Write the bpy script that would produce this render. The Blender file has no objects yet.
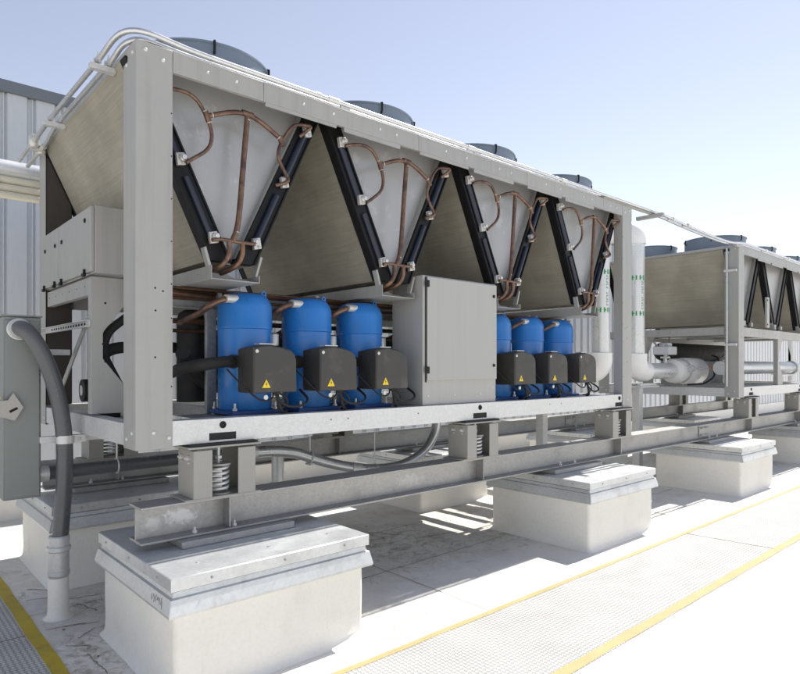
import bpy, bmesh, math, random
from mathutils import Vector, Matrix
random.seed(7)
R = math.radians
scene = bpy.context.scene
col = scene.collection
G = 1.25            # height of the chiller base above the roof; all z below are relative to the chiller base
ROOF = -G

# ------------------------------------------------------------------ materials
def mat(name, base, rough=.5, metal=0., var=.12, scale=6., fine=60., bump=.0, stretch=(1, 1, 1), spec=.5, dirt=None, rvar=.1, streak=0):
    m = bpy.data.materials.new(name); m.use_nodes = True
    nt = m.node_tree; N = nt.nodes; L = nt.links
    b = N['Principled BSDF']
    tc = N.new('ShaderNodeTexCoord'); mp = N.new('ShaderNodeMapping'); mp.inputs['Scale'].default_value = stretch
    oi = N.new('ShaderNodeObjectInfo'); om = N.new('ShaderNodeMath'); om.operation = 'MULTIPLY'; om.inputs[1].default_value = 37.
    L.new(oi.outputs['Random'], om.inputs[0]); va = N.new('ShaderNodeVectorMath'); va.operation = 'ADD'
    L.new(tc.outputs['Object'], va.inputs[0]); L.new(om.outputs[0], va.inputs[1]); L.new(va.outputs[0], mp.inputs['Vector'])
    n1 = N.new('ShaderNodeTexNoise'); n1.inputs['Scale'].default_value = scale; n1.inputs['Detail'].default_value = 6; n1.inputs['Roughness'].default_value = .6
    n2 = N.new('ShaderNodeTexNoise'); n2.inputs['Scale'].default_value = fine; n2.inputs['Detail'].default_value = 3
    L.new(mp.outputs[0], n1.inputs['Vector']); L.new(mp.outputs[0], n2.inputs['Vector'])
    ad = N.new('ShaderNodeMath'); ad.operation = 'MULTIPLY_ADD'; ad.inputs[1].default_value = .4; L.new(n2.outputs[0], ad.inputs[0])
    mu = N.new('ShaderNodeMath'); mu.operation = 'MULTIPLY'; mu.inputs[1].default_value = .6; L.new(n1.outputs[0], mu.inputs[0]); L.new(mu.outputs[0], ad.inputs[2])
    mr = N.new('ShaderNodeMapRange'); mr.inputs[1].default_value = .32; mr.inputs[2].default_value = .68
    mr.inputs[3].default_value = 1 - var; mr.inputs[4].default_value = 1 + var; L.new(ad.outputs[0], mr.inputs[0])
    mx = N.new('ShaderNodeMix'); mx.data_type = 'RGBA'; mx.blend_type = 'MULTIPLY'; mx.inputs[0].default_value = 1
    mx.inputs[6].default_value = (*base, 1); L.new(mr.outputs[0], mx.inputs[7])
    out = mx.outputs[2]
    if dirt:
        dcol, dscale, lo, hi, amt = dirt
        n3 = N.new('ShaderNodeTexNoise'); n3.inputs['Scale'].default_value = dscale; n3.inputs['Detail'].default_value = 8; n3.inputs['Roughness'].default_value = .65
        L.new(mp.outputs[0], n3.inputs['Vector'])
        r3 = N.new('ShaderNodeMapRange'); r3.inputs[1].default_value = lo; r3.inputs[2].default_value = hi; r3.inputs[3].default_value = 0; r3.inputs[4].default_value = amt
        L.new(n3.outputs[0], r3.inputs[0])
        m2 = N.new('ShaderNodeMix'); m2.data_type = 'RGBA'; m2.inputs[7].default_value = (*dcol, 1)
        L.new(r3.outputs[0], m2.inputs[0]); L.new(out, m2.inputs[6]); out = m2.outputs[2]
    if streak:
        m4 = N.new('ShaderNodeMapping'); m4.inputs['Scale'].default_value = (13, 13, .55); L.new(va.outputs[0], m4.inputs['Vector'])
        n4 = N.new('ShaderNodeTexNoise'); n4.inputs['Scale'].default_value = 1.6; n4.inputs['Detail'].default_value = 5; L.new(m4.outputs[0], n4.inputs['Vector'])
        r4 = N.new('ShaderNodeMapRange'); r4.inputs[1].default_value = .5; r4.inputs[2].default_value = .72; r4.inputs[3].default_value = 0; r4.inputs[4].default_value = streak; L.new(n4.outputs[0], r4.inputs[0])
        x4 = N.new('ShaderNodeMix'); x4.data_type = 'RGBA'; x4.inputs[7].default_value = (*[k * .55 for k in base], 1); L.new(r4.outputs[0], x4.inputs[0]); L.new(out, x4.inputs[6]); out = x4.outputs[2]
    L.new(out, b.inputs['Base Color'])
    rr = N.new('ShaderNodeMapRange'); rr.inputs[1].default_value = .3; rr.inputs[2].default_value = .7
    rr.inputs[3].default_value = max(0, rough - rvar); rr.inputs[4].default_value = min(1, rough + rvar); L.new(n1.outputs[0], rr.inputs[0]); L.new(rr.outputs[0], b.inputs['Roughness'])
    b.inputs['Metallic'].default_value = metal; b.inputs['Specular IOR Level'].default_value = spec
    if bump:
        bp = N.new('ShaderNodeBump'); bp.inputs['Strength'].default_value = bump; bp.inputs['Distance'].default_value = .01
        L.new(ad.outputs[0], bp.inputs['Height']); L.new(bp.outputs[0], b.inputs['Normal'])
    return m

def galv(name, base, metal=.55, rough=.42, cell=55., amt=.10, dirt=None):
    m = mat(name, base, rough, metal, .10, 3., 40., dirt=dirt)
    nt = m.node_tree; N = nt.nodes; L = nt.links; b = N['Principled BSDF']
    v = N.new('ShaderNodeTexVoronoi'); v.inputs['Scale'].default_value = cell
    tc = [n for n in N if n.bl_idname == 'ShaderNodeTexCoord'][0]; L.new(tc.outputs['Object'], v.inputs['Vector'])
    sp = N.new('ShaderNodeSeparateColor'); L.new(v.outputs['Color'], sp.inputs[0])
    mr = N.new('ShaderNodeMapRange'); mr.inputs[3].default_value = 1 - amt; mr.inputs[4].default_value = 1 + amt; L.new(sp.outputs[0], mr.inputs[0])
    lk = b.inputs['Base Color'].links[0].from_socket
    mx = N.new('ShaderNodeMix'); mx.data_type = 'RGBA'; mx.blend_type = 'MULTIPLY'; mx.inputs[0].default_value = 1
    L.new(lk, mx.inputs[6]); L.new(mr.outputs[0], mx.inputs[7]); L.new(mx.outputs[2], b.inputs['Base Color'])
    return m

M = {}
M['paint'] = mat('grey_powder_coat', (.335, .333, .318), .42, .0, .05, 2.5, 180., bump=.02, dirt=((.22, .20, .17), 2.2, .58, .80, .35), streak=.22)
M['paint_lt'] = mat('light_grey_powder_coat', (.38, .378, .36), .45, .0, .04, 2.5, 180., dirt=((.3, .28, .25), 2.0, .60, .8, .3), streak=.14)
M['galv'] = galv('galvanised_steel', (.60, .605, .60), .35, .45, 110, .05)
M['galv_dk'] = galv('dull_galvanised_steel', (.36, .37, .37), .4, .5, 60, .12, dirt=((.14, .12, .10), 3., .55, .75, .5))
M['cap'] = galv('curb_sheet_metal', (.62, .635, .64), .5, .40, 60, .035, dirt=((.38, .38, .37), 4., .5, .7, .5))
M['beam'] = galv('zinc_primed_beam_steel', (.37, .367, .355), .6, .5, 80, .06, dirt=((.22, .20, .18), 3., .52, .72, .5))
M['beam_scuffed'] = galv('chalk_scuffed_beam_steel', (.37, .367, .355), .6, .5, 80, .06, dirt=((.22, .20, .18), 3., .52, .72, .5))
def scuff(m, spots):
    nt = m.node_tree; N = nt.nodes; L = nt.links; b = N['Principled BSDF']
    tc = N.new('ShaderNodeTexCoord'); n = N.new('ShaderNodeTexNoise'); n.inputs['Scale'].default_value = 26; n.inputs['Detail'].default_value = 9; n.inputs['Roughness'].default_value = .75
    L.new(tc.outputs['Object'], n.inputs['Vector'])
    for (px, py, pz), sc, amt in spots:
        mp = N.new('ShaderNodeMapping'); mp.inputs['Location'].default_value = [-a * k for a, k in zip((px, py, pz), sc)]; mp.inputs['Scale'].default_value = sc; L.new(tc.outputs['Object'], mp.inputs['Vector'])
        ln = N.new('ShaderNodeVectorMath'); ln.operation = 'LENGTH'; L.new(mp.outputs[0], ln.inputs[0])
        ad = N.new('ShaderNodeMath'); ad.operation = 'SUBTRACT'; L.new(n.outputs[0], ad.inputs[0])
        h = N.new('ShaderNodeMath'); h.operation = 'MULTIPLY'; h.inputs[1].default_value = .42; L.new(ln.outputs['Value'], h.inputs[0]); L.new(h.outputs[0], ad.inputs[1])
        r = N.new('ShaderNodeMapRange'); r.inputs[1].default_value = .18; r.inputs[2].default_value = .36; r.inputs[3].default_value = 0; r.inputs[4].default_value = amt; L.new(ad.outputs[0], r.inputs[0])
        x = N.new('ShaderNodeMix'); x.data_type = 'RGBA'; x.inputs[7].default_value = (.80, .80, .79, 1); L.new(r.outputs[0], x.inputs[0])
        L.new(b.inputs['Base Color'].links[0].from_socket, x.inputs[6]); L.new(x.outputs[2], b.inputs['Base Color'])
        mm = N.new('ShaderNodeMapRange'); mm.inputs[3].default_value = b.inputs['Metallic'].default_value; mm.inputs[4].default_value = 0; L.new(r.outputs[0], mm.inputs[0])
        if not b.inputs['Metallic'].links: L.new(mm.outputs[0], b.inputs['Metallic'])
scuff(M['beam_scuffed'], (((.30 - 4.015, 0, .115), (6.5, .0, 14), .5), ((.13 - 4.015, 0, .10), (13, .0, 16), .28), ((2.2 - 4.015, 0, .10), (5, 0, 14), .18)))
M['spring_box'] = mat('warm_grey_enamel', (.315, .308, .28), .45, 0, .06, 4, 120)
M['panel'] = mat('coil_divider_sheet', (.40, .40, .395), .38, .35, .06, 2., 90., dirt=((.60, .61, .62), 7., .58, .66, .35))
M['black'] = mat('black_painted_frame', (.008, .008, .009), .5, 0, .2, 8, 80, spec=.25)
M['navy'] = mat('navy_coil_header', (.009, .014, .028), .4, .0, .15, 8, 80)
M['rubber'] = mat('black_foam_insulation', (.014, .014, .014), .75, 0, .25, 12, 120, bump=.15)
M['copper'] = mat('brazed_copper_pipe', (.215, .128, .082), .42, .6, .35, 9, 50, dirt=((.06, .038, .042), 9., .42, .62, .85))
M['copper_dk'] = mat('aged_copper_pipe', (.12, .065, .042), .45, .6, .25, 9, 50)
M['fitting'] = mat('bright_aluminium_fitting', (.56, .56, .54), .4, .4, .12, 30, 80)
M['blue'] = mat('blue_compressor_enamel', (.017, .165, .50), .36, 0, .10, 5, 140, bump=.04, spec=.5, dirt=((.06, .15, .33), 4., .52, .72, .5), rvar=.16)
M['blue_dk'] = mat('blue_enamel_foot', (.016, .07, .26), .45, 0, .1, 5, 140)
M['plastic'] = mat('charcoal_plastic_cover', (.044, .042, .039), .55, 0, .12, 6, 200, bump=.06, dirt=((.16, .15, .13), 5., .55, .75, .35), streak=.2)
M['yellow'] = mat('warning_yellow', (.80, .58, .02), .5, 0, .05, 30, 100)
M['pencil'] = mat('grey_marker', (.10, .10, .10), .6, 0, .3)
M['ink'] = mat('black_ink', (.012, .012, .012), .6, 0, .1)
M['stripe'] = mat('yellow_walkway_stripe', (.52, .38, .025), .6, 0, .2, 8, 90, dirt=((.22, .17, .06), 5., .54, .75, .6))
M['stripe_pale'] = mat('faded_yellow_walkway_stripe', (.46, .365, .165), .65, 0, .12, 8, 90, dirt=((.50, .43, .26), 5., .52, .75, .6))
M['pvc'] = mat('white_pvc_jacket', (.84, .84, .82), .35, 0, .03, 5, 80)
M['jacket'] = mat('aluminium_pipe_jacket', (.68, .69, .69), .32, .4, .06, 5, 60)
M['lagging'] = mat('cream_pipe_lagging', (.66, .62, .50), .4, .1, .08, 8, 80)
M['conduit'] = mat('grey_sealing_conduit', (.095, .098, .105), .3, 0, .08, 6, 100)
M['steel_tube'] = mat('zinc_conduit_tube', (.55, .56, .57), .32, .75, .08, 8, 60)
M['disc'] = mat('grey_enclosure_paint', (.225, .242, .228), .42, 0, .05, 4, 140)
M['tan'] = mat('tan_weathered_tag', (.42, .40, .36), .5, .2, .1)
M['green'] = mat('green_pipe_tape', (.03, .30, .09), .5, 0, .1)
M['orange'] = mat('orange_plug', (.75, .20, .02), .5, 0, .1)
M['red'] = mat('red_tag', (.45, .04, .03), .5, 0, .1)
M['fan'] = mat('blue_grey_fan_shroud', (.155, .195, .25), .42, .0, .06, 3, 120)
M['wall'] = mat('painted_metal_siding', (.55, .575, .60), .42, .1, .05, 1.2, 40, stretch=(1, 1, .2))
M['coping'] = mat('grey_coping_metal', (.16, .18, .20), .45, .2, .08, 3, 60)
M['post_shade'] = mat('dark_brown_post_shade', (.05, .044, .038), .8, 0, .15)  # dark brown standing in for the shade inside the hollow rear post
M['hole'] = mat('dark_bore', (.008, .008, .008), .8, 0, .0)
M['valve'] = mat('valve_actuator_grey', (.55, .57, .58), .45, 0, .05)

def fin_material():
    m = bpy.data.materials.new('aluminium_coil_fins'); m.use_nodes = True
    nt = m.node_tree; N = nt.nodes; L = nt.links; b = N['Principled BSDF']
    tc = N.new('ShaderNodeTexCoord')
    oi = N.new('ShaderNodeObjectInfo'); om = N.new('ShaderNodeMath'); om.operation = 'MULTIPLY'; om.inputs[1].default_value = 23.
    L.new(oi.outputs['Random'], om.inputs[0]); va = N.new('ShaderNodeVectorMath'); va.operation = 'ADD'
    L.new(tc.outputs['Object'], va.inputs[0]); L.new(om.outputs[0], va.inputs[1])
    def noise(sc, scale, det=4):
        mp = N.new('ShaderNodeMapping'); mp.inputs['Scale'].default_value = sc; L.new(va.outputs[0], mp.inputs['Vector'])
        n = N.new('ShaderNodeTexNoise'); n.inputs['Scale'].default_value = scale; n.inputs['Detail'].default_value = det; L.new(mp.outputs[0], n.inputs['Vector']); return n.outputs[0]
    a = noise((1, .03, 1), 90., 3)      # flat tubes running the length of the coil
    c = noise((1, 1, .12), 26., 4)      # bent fins
    d = noise((1, 1, 1), 2.2, 6)        # dust clouds
    e = noise((1, .25, 1.), 7., 6)
    def mm(op, x, y):
        k = N.new('ShaderNodeMath'); k.operation = op
        for i, s in enumerate((x, y)):
            if isinstance(s, (int, float)): k.inputs[i].default_value = s
            else: L.new(s, k.inputs[i])
        return k.outputs[0]
    s = mm('ADD', mm('ADD', mm('MULTIPLY', a, .22), mm('MULTIPLY', c, .06)), mm('ADD', mm('MULTIPLY', d, .44), mm('MULTIPLY', e, .09)))
    cr = N.new('ShaderNodeValToRGB'); cr.color_ramp.elements[0].position = .34; cr.color_ramp.elements[1].position = .66
    cr.color_ramp.elements[0].color = (.255, .238, .190, 1); cr.color_ramp.elements[1].color = (.45, .422, .35, 1)
    L.new(s, cr.inputs[0])
    g_ = noise((1, .055, 1), 24., 5); gr = N.new('ShaderNodeMapRange'); gr.inputs[1].default_value = .60; gr.inputs[2].default_value = .72; gr.inputs[3].default_value = 1; gr.inputs[4].default_value = .9
    L.new(g_, gr.inputs[0]); gx = N.new('ShaderNodeMix'); gx.data_type = 'RGBA'; gx.blend_type = 'MULTIPLY'; gx.inputs[0].default_value = 1
    L.new(cr.outputs[0], gx.inputs[6]); L.new(gr.outputs[0], gx.inputs[7]); L.new(gx.outputs[2], b.inputs['Base Color'])
    b.inputs['Metallic'].default_value = .15; b.inputs['Roughness'].default_value = .55
    bp = N.new('ShaderNodeBump'); bp.inputs['Strength'].default_value = .35; bp.inputs['Distance'].default_value = .004
    L.new(a, bp.inputs['Height']); L.new(bp.outputs[0], b.inputs['Normal'])
    return m
M['fin'] = fin_material()

def membrane(name, base, stain=.0, region=False):
    m = bpy.data.materials.new(name); m.use_nodes = True
    nt = m.node_tree; N = nt.nodes; L = nt.links; b = N['Principled BSDF']
    tc = N.new('ShaderNodeTexCoord')
    def noise(scale, det=6, rough=.6, dist=0.):
        n = N.new('ShaderNodeTexNoise'); n.inputs['Scale'].default_value = scale; n.inputs['Detail'].default_value = det
        n.inputs['Roughness'].default_value = rough; n.inputs['Distortion'].default_value = dist
        L.new(tc.outputs['Object'], n.inputs['Vector']); return n.outputs[0]
    def rng(s, a, bb, c, d):
        r = N.new('ShaderNodeMapRange'); r.inputs[1].default_value = a; r.inputs[2].default_value = bb; r.inputs[3].default_value = c; r.inputs[4].default_value = d
        L.new(s, r.inputs[0]); return r.outputs[0]
    def mix(f, c1, c2):
        x = N.new('ShaderNodeMix'); x.data_type = 'RGBA'; L.new(f, x.inputs[0])
        for i, c in ((6, c1), (7, c2)):
            if isinstance(c, tuple): x.inputs[i].default_value = (*c, 1)
            else: L.new(c, x.inputs[i])
        return x.outputs[2]
    c = mix(rng(noise(1.3), .35, .7, 0, 1), tuple(base), tuple(k * .93 for k in base))
    c = mix(rng(noise(45, 4), .45, .75, 0, .35), c, tuple(k * .8 for k in base))
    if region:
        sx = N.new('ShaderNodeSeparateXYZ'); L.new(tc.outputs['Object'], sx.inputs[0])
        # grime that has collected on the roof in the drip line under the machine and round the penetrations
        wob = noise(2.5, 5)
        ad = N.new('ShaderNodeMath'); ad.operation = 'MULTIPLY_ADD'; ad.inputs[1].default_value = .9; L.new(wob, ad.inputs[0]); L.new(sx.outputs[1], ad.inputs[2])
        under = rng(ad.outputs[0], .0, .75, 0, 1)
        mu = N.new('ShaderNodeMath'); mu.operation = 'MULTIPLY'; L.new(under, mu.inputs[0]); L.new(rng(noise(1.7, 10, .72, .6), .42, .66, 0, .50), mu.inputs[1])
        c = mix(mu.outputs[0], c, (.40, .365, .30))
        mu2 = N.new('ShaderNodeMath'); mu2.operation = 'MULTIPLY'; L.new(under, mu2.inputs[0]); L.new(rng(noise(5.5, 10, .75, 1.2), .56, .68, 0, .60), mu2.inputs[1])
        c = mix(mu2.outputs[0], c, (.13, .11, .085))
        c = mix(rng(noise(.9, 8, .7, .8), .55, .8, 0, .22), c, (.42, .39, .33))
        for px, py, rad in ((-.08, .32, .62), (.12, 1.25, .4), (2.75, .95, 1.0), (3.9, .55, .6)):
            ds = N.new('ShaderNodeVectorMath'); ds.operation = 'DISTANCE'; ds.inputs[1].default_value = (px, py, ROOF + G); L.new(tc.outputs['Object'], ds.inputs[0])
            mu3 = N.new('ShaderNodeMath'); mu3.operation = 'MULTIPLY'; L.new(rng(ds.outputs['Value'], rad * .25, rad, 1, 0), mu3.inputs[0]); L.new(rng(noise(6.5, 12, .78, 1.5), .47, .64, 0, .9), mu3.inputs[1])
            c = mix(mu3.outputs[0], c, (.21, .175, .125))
    elif stain:
        c = mix(rng(noise(2.3, 8, .7, .5), .55, .8, 0, stain), c, (.45, .42, .36))
    L.new(c, b.inputs['Base Color']); b.inputs['Roughness'].default_value = .6; b.inputs['Specular IOR Level'].default_value = .3
    bp = N.new('ShaderNodeBump'); bp.inputs['Strength'].default_value = .25; bp.inputs['Distance'].default_value = .02
    L.new(noise(3.5, 5), bp.inputs['Height']); L.new(bp.outputs[0], b.inputs['Normal'])
    return m
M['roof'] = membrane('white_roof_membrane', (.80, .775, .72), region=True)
M['membrane'] = membrane('white_curb_membrane', (.85, .825, .765), stain=.25)
M['seamdirt'] = mat('dirt_in_seam', (.22, .19, .15), .9, 0, .4, 20, 80)

def pad_material():
    m = bpy.data.materials.new('nubbed_walkway_pad'); m.use_nodes = True
    nt = m.node_tree; N = nt.nodes; L = nt.links; b = N['Principled BSDF']
    tc = N.new('ShaderNodeTexCoord'); sx = N.new('ShaderNodeSeparateXYZ'); L.new(tc.outputs['Object'], sx.inputs[0])
    def mm(op, *a):
        k = N.new('ShaderNodeMath'); k.operation = op
        for i, s in enumerate(a):
            if isinstance(s, (int, float)): k.inputs[i].default_value = s
            else: L.new(s, k.inputs[i])
        return k.outputs[0]
    p = .030
    u = mm('DIVIDE', sx.outputs[0], p); v = mm('DIVIDE', sx.outputs[1], p)
    fu = mm('FLOOR', u); fv = mm('FLOOR', v)
    cu = mm('SUBTRACT', mm('SUBTRACT', u, fu), .5); cv = mm('SUBTRACT', mm('SUBTRACT', v, fv), .5)
    par = mm('MODULO', mm('ADD', mm('ADD', fu, fv), 20000), 2)
    au = mm('ABSOLUTE', cu); av = mm('ABSOLUTE', cv)
    def dash(a, c):   # rounded raised bar, long along a
        d = mm('ADD', mm('POWER', mm('DIVIDE', a, .52), 2), mm('POWER', mm('DIVIDE', c, .33), 2))
        r = N.new('ShaderNodeMapRange'); r.inputs[1].default_value = .6; r.inputs[2].default_value = 1.15; r.inputs[3].default_value = 1; r.inputs[4].default_value = 0
        L.new(d, r.inputs[0]); return r.outputs[0]
    h = mm('ADD', mm('MULTIPLY', dash(au, av), par), mm('MULTIPLY', dash(av, au), mm('SUBTRACT', 1, par)))
    n = N.new('ShaderNodeTexNoise'); n.inputs['Scale'].default_value = 3; n.inputs['Detail'].default_value = 6; L.new(tc.outputs['Object'], n.inputs['Vector'])
    mx = N.new('ShaderNodeMix'); mx.data_type = 'RGBA'; mx.inputs[6].default_value = (.385, .38, .36, 1); mx.inputs[7].default_value = (.66, .645, .61, 1); L.new(h, mx.inputs[0])
    r = N.new('ShaderNodeMapRange'); r.inputs[1].default_value = .4; r.inputs[2].default_value = .75; r.inputs[3].default_value = 1; r.inputs[4].default_value = .84; L.new(n.outputs[0], r.inputs[0])
    m2 = N.new('ShaderNodeMix'); m2.data_type = 'RGBA'; m2.blend_type = 'MULTIPLY'; m2.inputs[0].default_value = 1; L.new(mx.outputs[2], m2.inputs[6]); L.new(r.outputs[0], m2.inputs[7])
    L.new(m2.outputs[2], b.inputs['Base Color']); b.inputs['Roughness'].default_value = .6; b.inputs['Specular IOR Level'].default_value = .3
    bp = N.new('ShaderNodeBump'); bp.inputs['Strength'].default_value = .8; bp.inputs['Distance'].default_value = .004; L.new(h, bp.inputs['Height']); L.new(bp.outputs[0], b.inputs['Normal'])
    return m
M['pad'] = pad_material()

# ------------------------------------------------------------------ mesh builder
class MB:
    def __init__(s): s.v = []; s.f = []
    def box(s, x0, x1, y0, y1, z0, z1):
        i = len(s.v)
        s.v += [(x, y, z) for z in (z0, z1) for y in (y0, y1) for x in (x0, x1)]
        s.f += [tuple(i + k for k in q) for q in ((0, 2, 3, 1), (4, 5, 7, 6), (0, 1, 5, 4), (2, 6, 7, 3), (0, 4, 6, 2), (1, 3, 7, 5))]
        return s
    def prism(s, poly, axis, a0, a1):
        # poly in the two other axes, in xyz order
        i = len(s.v); n = len(poly)
        for a in (a0, a1):
            for p, q in poly:
                s.v.append({'x': (a, p, q), 'y': (p, a, q), 'z': (p, q, a)}[axis])
        s.f.append(tuple(range(i, i + n))); s.f.append(tuple(range(i + 2 * n - 1, i + n - 1, -1)))
        for k in range(n): s.f.append((i + k, i + (k + 1) % n, i + n + (k + 1) % n, i + n + k))
        return s
    def slab(s, pts, t):
        # polygon of 3D points thickened along vector t
        i = len(s.v); n = len(pts); t = Vector(t)
        for p in pts: s.v.append(tuple(p))
        for p in pts: s.v.append(tuple(Vector(p) + t))
        s.f.append(tuple(range(i, i + n))); s.f.append(tuple(range(i + 2 * n - 1, i + n - 1, -1)))
        for k in range(n): s.f.append((i + k, i + (k + 1) % n, i + n + (k + 1) % n, i + n + k))
        return s
    def loft(s, loops, cap=True):
        i = len(s.v); n = len(loops[0])
        for lp in loops: s.v += [tuple(p) for p in lp]
        for a in range(len(loops) - 1):
            for k in range(n):
                s.f.append((i + a * n + k, i + a * n + (k + 1) % n, i + (a + 1) * n + (k + 1) % n, i + (a + 1) * n + k))
        if cap:
            s.f.append(tuple(range(i, i + n))); e = i + (len(loops) - 1) * n; s.f.append(tuple(range(e + n - 1, e - 1, -1)))
        return s
    def lathe(s, cx, cy, prof, n=24, cap=True, axis='z'):
        loops = []
        for r, h in prof:
            lp = []
            for k in range(n):
                t = 2 * math.pi * k / n; a, b = r * math.cos(t), r * math.sin(t)
                lp.append({'z': (cx + a, cy + b, h), 'x': (h, cx + a, cy + b), 'y': (cx + a, h, cy + b)}[axis])
            loops.append(lp)
        return s.loft(loops, cap)
    def tube(s, pts, r, n=10, fillet=0., seg=5):
        P = [Vector(p) for p in pts]
        if fillet and len(P) > 2:
            Q = [P[0]]
            for a, b, c in zip(P, P[1:], P[2:]):
                d0 = min(fillet, (a - b).length * .48); d1 = min(fillet, (c - b).length * .48)
                p0 = b + (a - b).normalized() * d0; p2 = b + (c - b).normalized() * d1
                for k in range(seg + 1):
                    t = k / seg; Q.append(p0 * (1 - t) ** 2 + b * 2 * t * (1 - t) + p2 * t * t)
            Q.append(P[-1]); P = Q
        T = []
        for k in range(len(P)):
            d = (P[min(k + 1, len(P) - 1)] - P[max(k - 1, 0)])
            T.append(d.normalized() if d.length > 1e-9 else Vector((0, 0, 1)))
        u = T[0].orthogonal().normalized(); loops = []
        for k, p in enumerate(P):
            u = (u - T[k] * u.dot(T[k])); u = u.normalized() if u.length > 1e-6 else T[k].orthogonal().normalized()
            w = T[k].cross(u); rr = r[min(k, len(r) - 1)] if isinstance(r, (list, tuple)) else r
            loops.append([p + (u * math.cos(2 * math.pi * j / n) + w * math.sin(2 * math.pi * j / n)) * rr for j in range(n)])
        return s.loft(loops)
    def cyl(s, p0, p1, r, n=12): return s.tube([p0, p1], r, n)
    def ring(s, c, axis, R_, r, n=20, m=8):
        # torus around axis vector
        a = Vector(axis).normalized(); u = a.orthogonal().normalized(); w = a.cross(u); c = Vector(c); i = len(s.v)
        for k in range(n):
            t = 2 * math.pi * k / n; d = u * math.cos(t) + w * math.sin(t)
            for j in range(m):
                q = 2 * math.pi * j / m; s.v.append(tuple(c + d * (R_ + r * math.cos(q)) + a * (r * math.sin(q))))
        for k in range(n):
            for j in range(m):
                s.f.append((i + k * m + j, i + k * m + (j + 1) % m, i + ((k + 1) % n) * m + (j + 1) % m, i + ((k + 1) % n) * m + j))
        return s
    def bolt(s, c, axis, r=.010, h=.006):
        c = Vector(c); a = Vector(axis).normalized()
        return s.tube([c, c + a * h * .6, c + a * h], [r, r * .85, r * .35], 8)
    def clusters(s):
        n = len(s.v); par = list(range(n))
        def find(a):
            while par[a] != a: par[a] = par[par[a]]; a = par[a]
            return a
        for f in s.f:
            r0 = find(f[0])
            for k in f[1:]:
                r = find(k)
                if r != r0: par[r] = r0
        box = {}
        for k in range(n):
            r = find(k); p = s.v[k]
            b = box.get(r)
            if b is None: box[r] = [list(p), list(p)]
            else:
                for c in range(3): b[0][c] = min(b[0][c], p[c]); b[1][c] = max(b[1][c], p[c])
        groups = [[[r], b[0][:], b[1][:]] for r, b in box.items()]
        tol = .004; again = True
        while again:
            again = False; out = []
            for g in groups:
                for h in out:
                    if all(g[1][c] <= h[2][c] + tol and h[1][c] <= g[2][c] + tol for c in range(3)):
                        h[0] += g[0]; h[1] = [min(a, b) for a, b in zip(h[1], g[1])]; h[2] = [max(a, b) for a, b in zip(h[2], g[2])]; again = True; break
                else: out.append(g)
            groups = out
        if len(groups) == 1: return [s]
        of = {r: k for k, g in enumerate(groups) for r in g[0]}
        res = [MB() for _ in groups]; idx = {}
        for k in range(n):
            m = res[of[find(k)]]; idx[k] = len(m.v); m.v.append(s.v[k])
        for f in s.f: res[of[find(f[0])]].f.append(tuple(idx[k] for k in f))
        return res
    def build(s, name, m, parent=None, bevel=0., loc=None, angle=35, split=True):
        if not (split and parent is not None): return s.build1(name, m, parent, bevel, loc, angle)
        obs = [c.build1(name, m, parent, bevel, loc, angle) for c in s.clusters()]
        EXTRA[obs[0].name] = obs[1:]
        return obs[0]
    def build1(s, name, m, parent=None, bevel=0., loc=None, angle=35):
        me = bpy.data.meshes.new(name)
        if parent is not None:
            top = parent
            while top.parent: top = top.parent
            o = Vector(top.location)
        else: o = Vector(loc) if loc else Vector((0, 0, 0))
        me.from_pydata([(x - o.x, y - o.y, z + G - o.z) for x, y, z in s.v], [], s.f)
        bm = bmesh.new(); bm.from_mesh(me); bmesh.ops.recalc_face_normals(bm, faces=bm.faces); bm.to_mesh(me); bm.free()
        me.shade_smooth(); me.set_sharp_from_angle(angle=R(angle))
        me.materials.append(m)
        ob = bpy.data.objects.new(name, me); col.objects.link(ob)
        if parent is not None: ob.parent = parent
        else: ob.location = o
        if bevel:
            bv = ob.modifiers.new('Bevel', 'BEVEL'); bv.width = bevel; bv.segments = 2; bv.limit_method = 'ANGLE'; bv.angle_limit = R(50)
        return ob
EXTRA = {}

def tag(o, label, cat, group=None):
    o['label'] = label; o['category'] = cat
    if group: o['group'] = group
    return o
def thing(name, x, y, z, label, cat, group=None):
    o = bpy.data.objects.new(name, None); o.empty_display_size = .2; col.objects.link(o); o.location = (x, y, z + G)
    return tag(o, label, cat, group)
def structure(o): o['kind'] = 'structure'; return o
def cp(o, d=(0, 0, 0), parent=None):
    c = o.copy(); col.objects.link(c)
    if parent is not None: c.parent = parent
    c.location = Vector(o.location) + Vector(d)
    for ch in list(o.children): cp(ch, (0, 0, 0), c)
    return c
def rect_loop(x0, x1, y0, y1, z, r, seg=4):
    out = []
    for cx, cy, a0 in ((x1 - r, y1 - r, 0), (x0 + r, y1 - r, 90), (x0 + r, y0 + r, 180), (x1 - r, y0 + r, 270)):
        for k in range(seg + 1):
            a = R(a0 + 90 * k / seg); out.append((cx + r * math.cos(a), cy + r * math.sin(a), z))
    return out

# ------------------------------------------------------------------ roof, walkways, wall
rf = MB()
rf.box(-60, 120, -60, 60, ROOF - .3, ROOF)
roof = structure(rf.build('roof_deck', M['roof'], loc=(0, 0, 0)))

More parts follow.
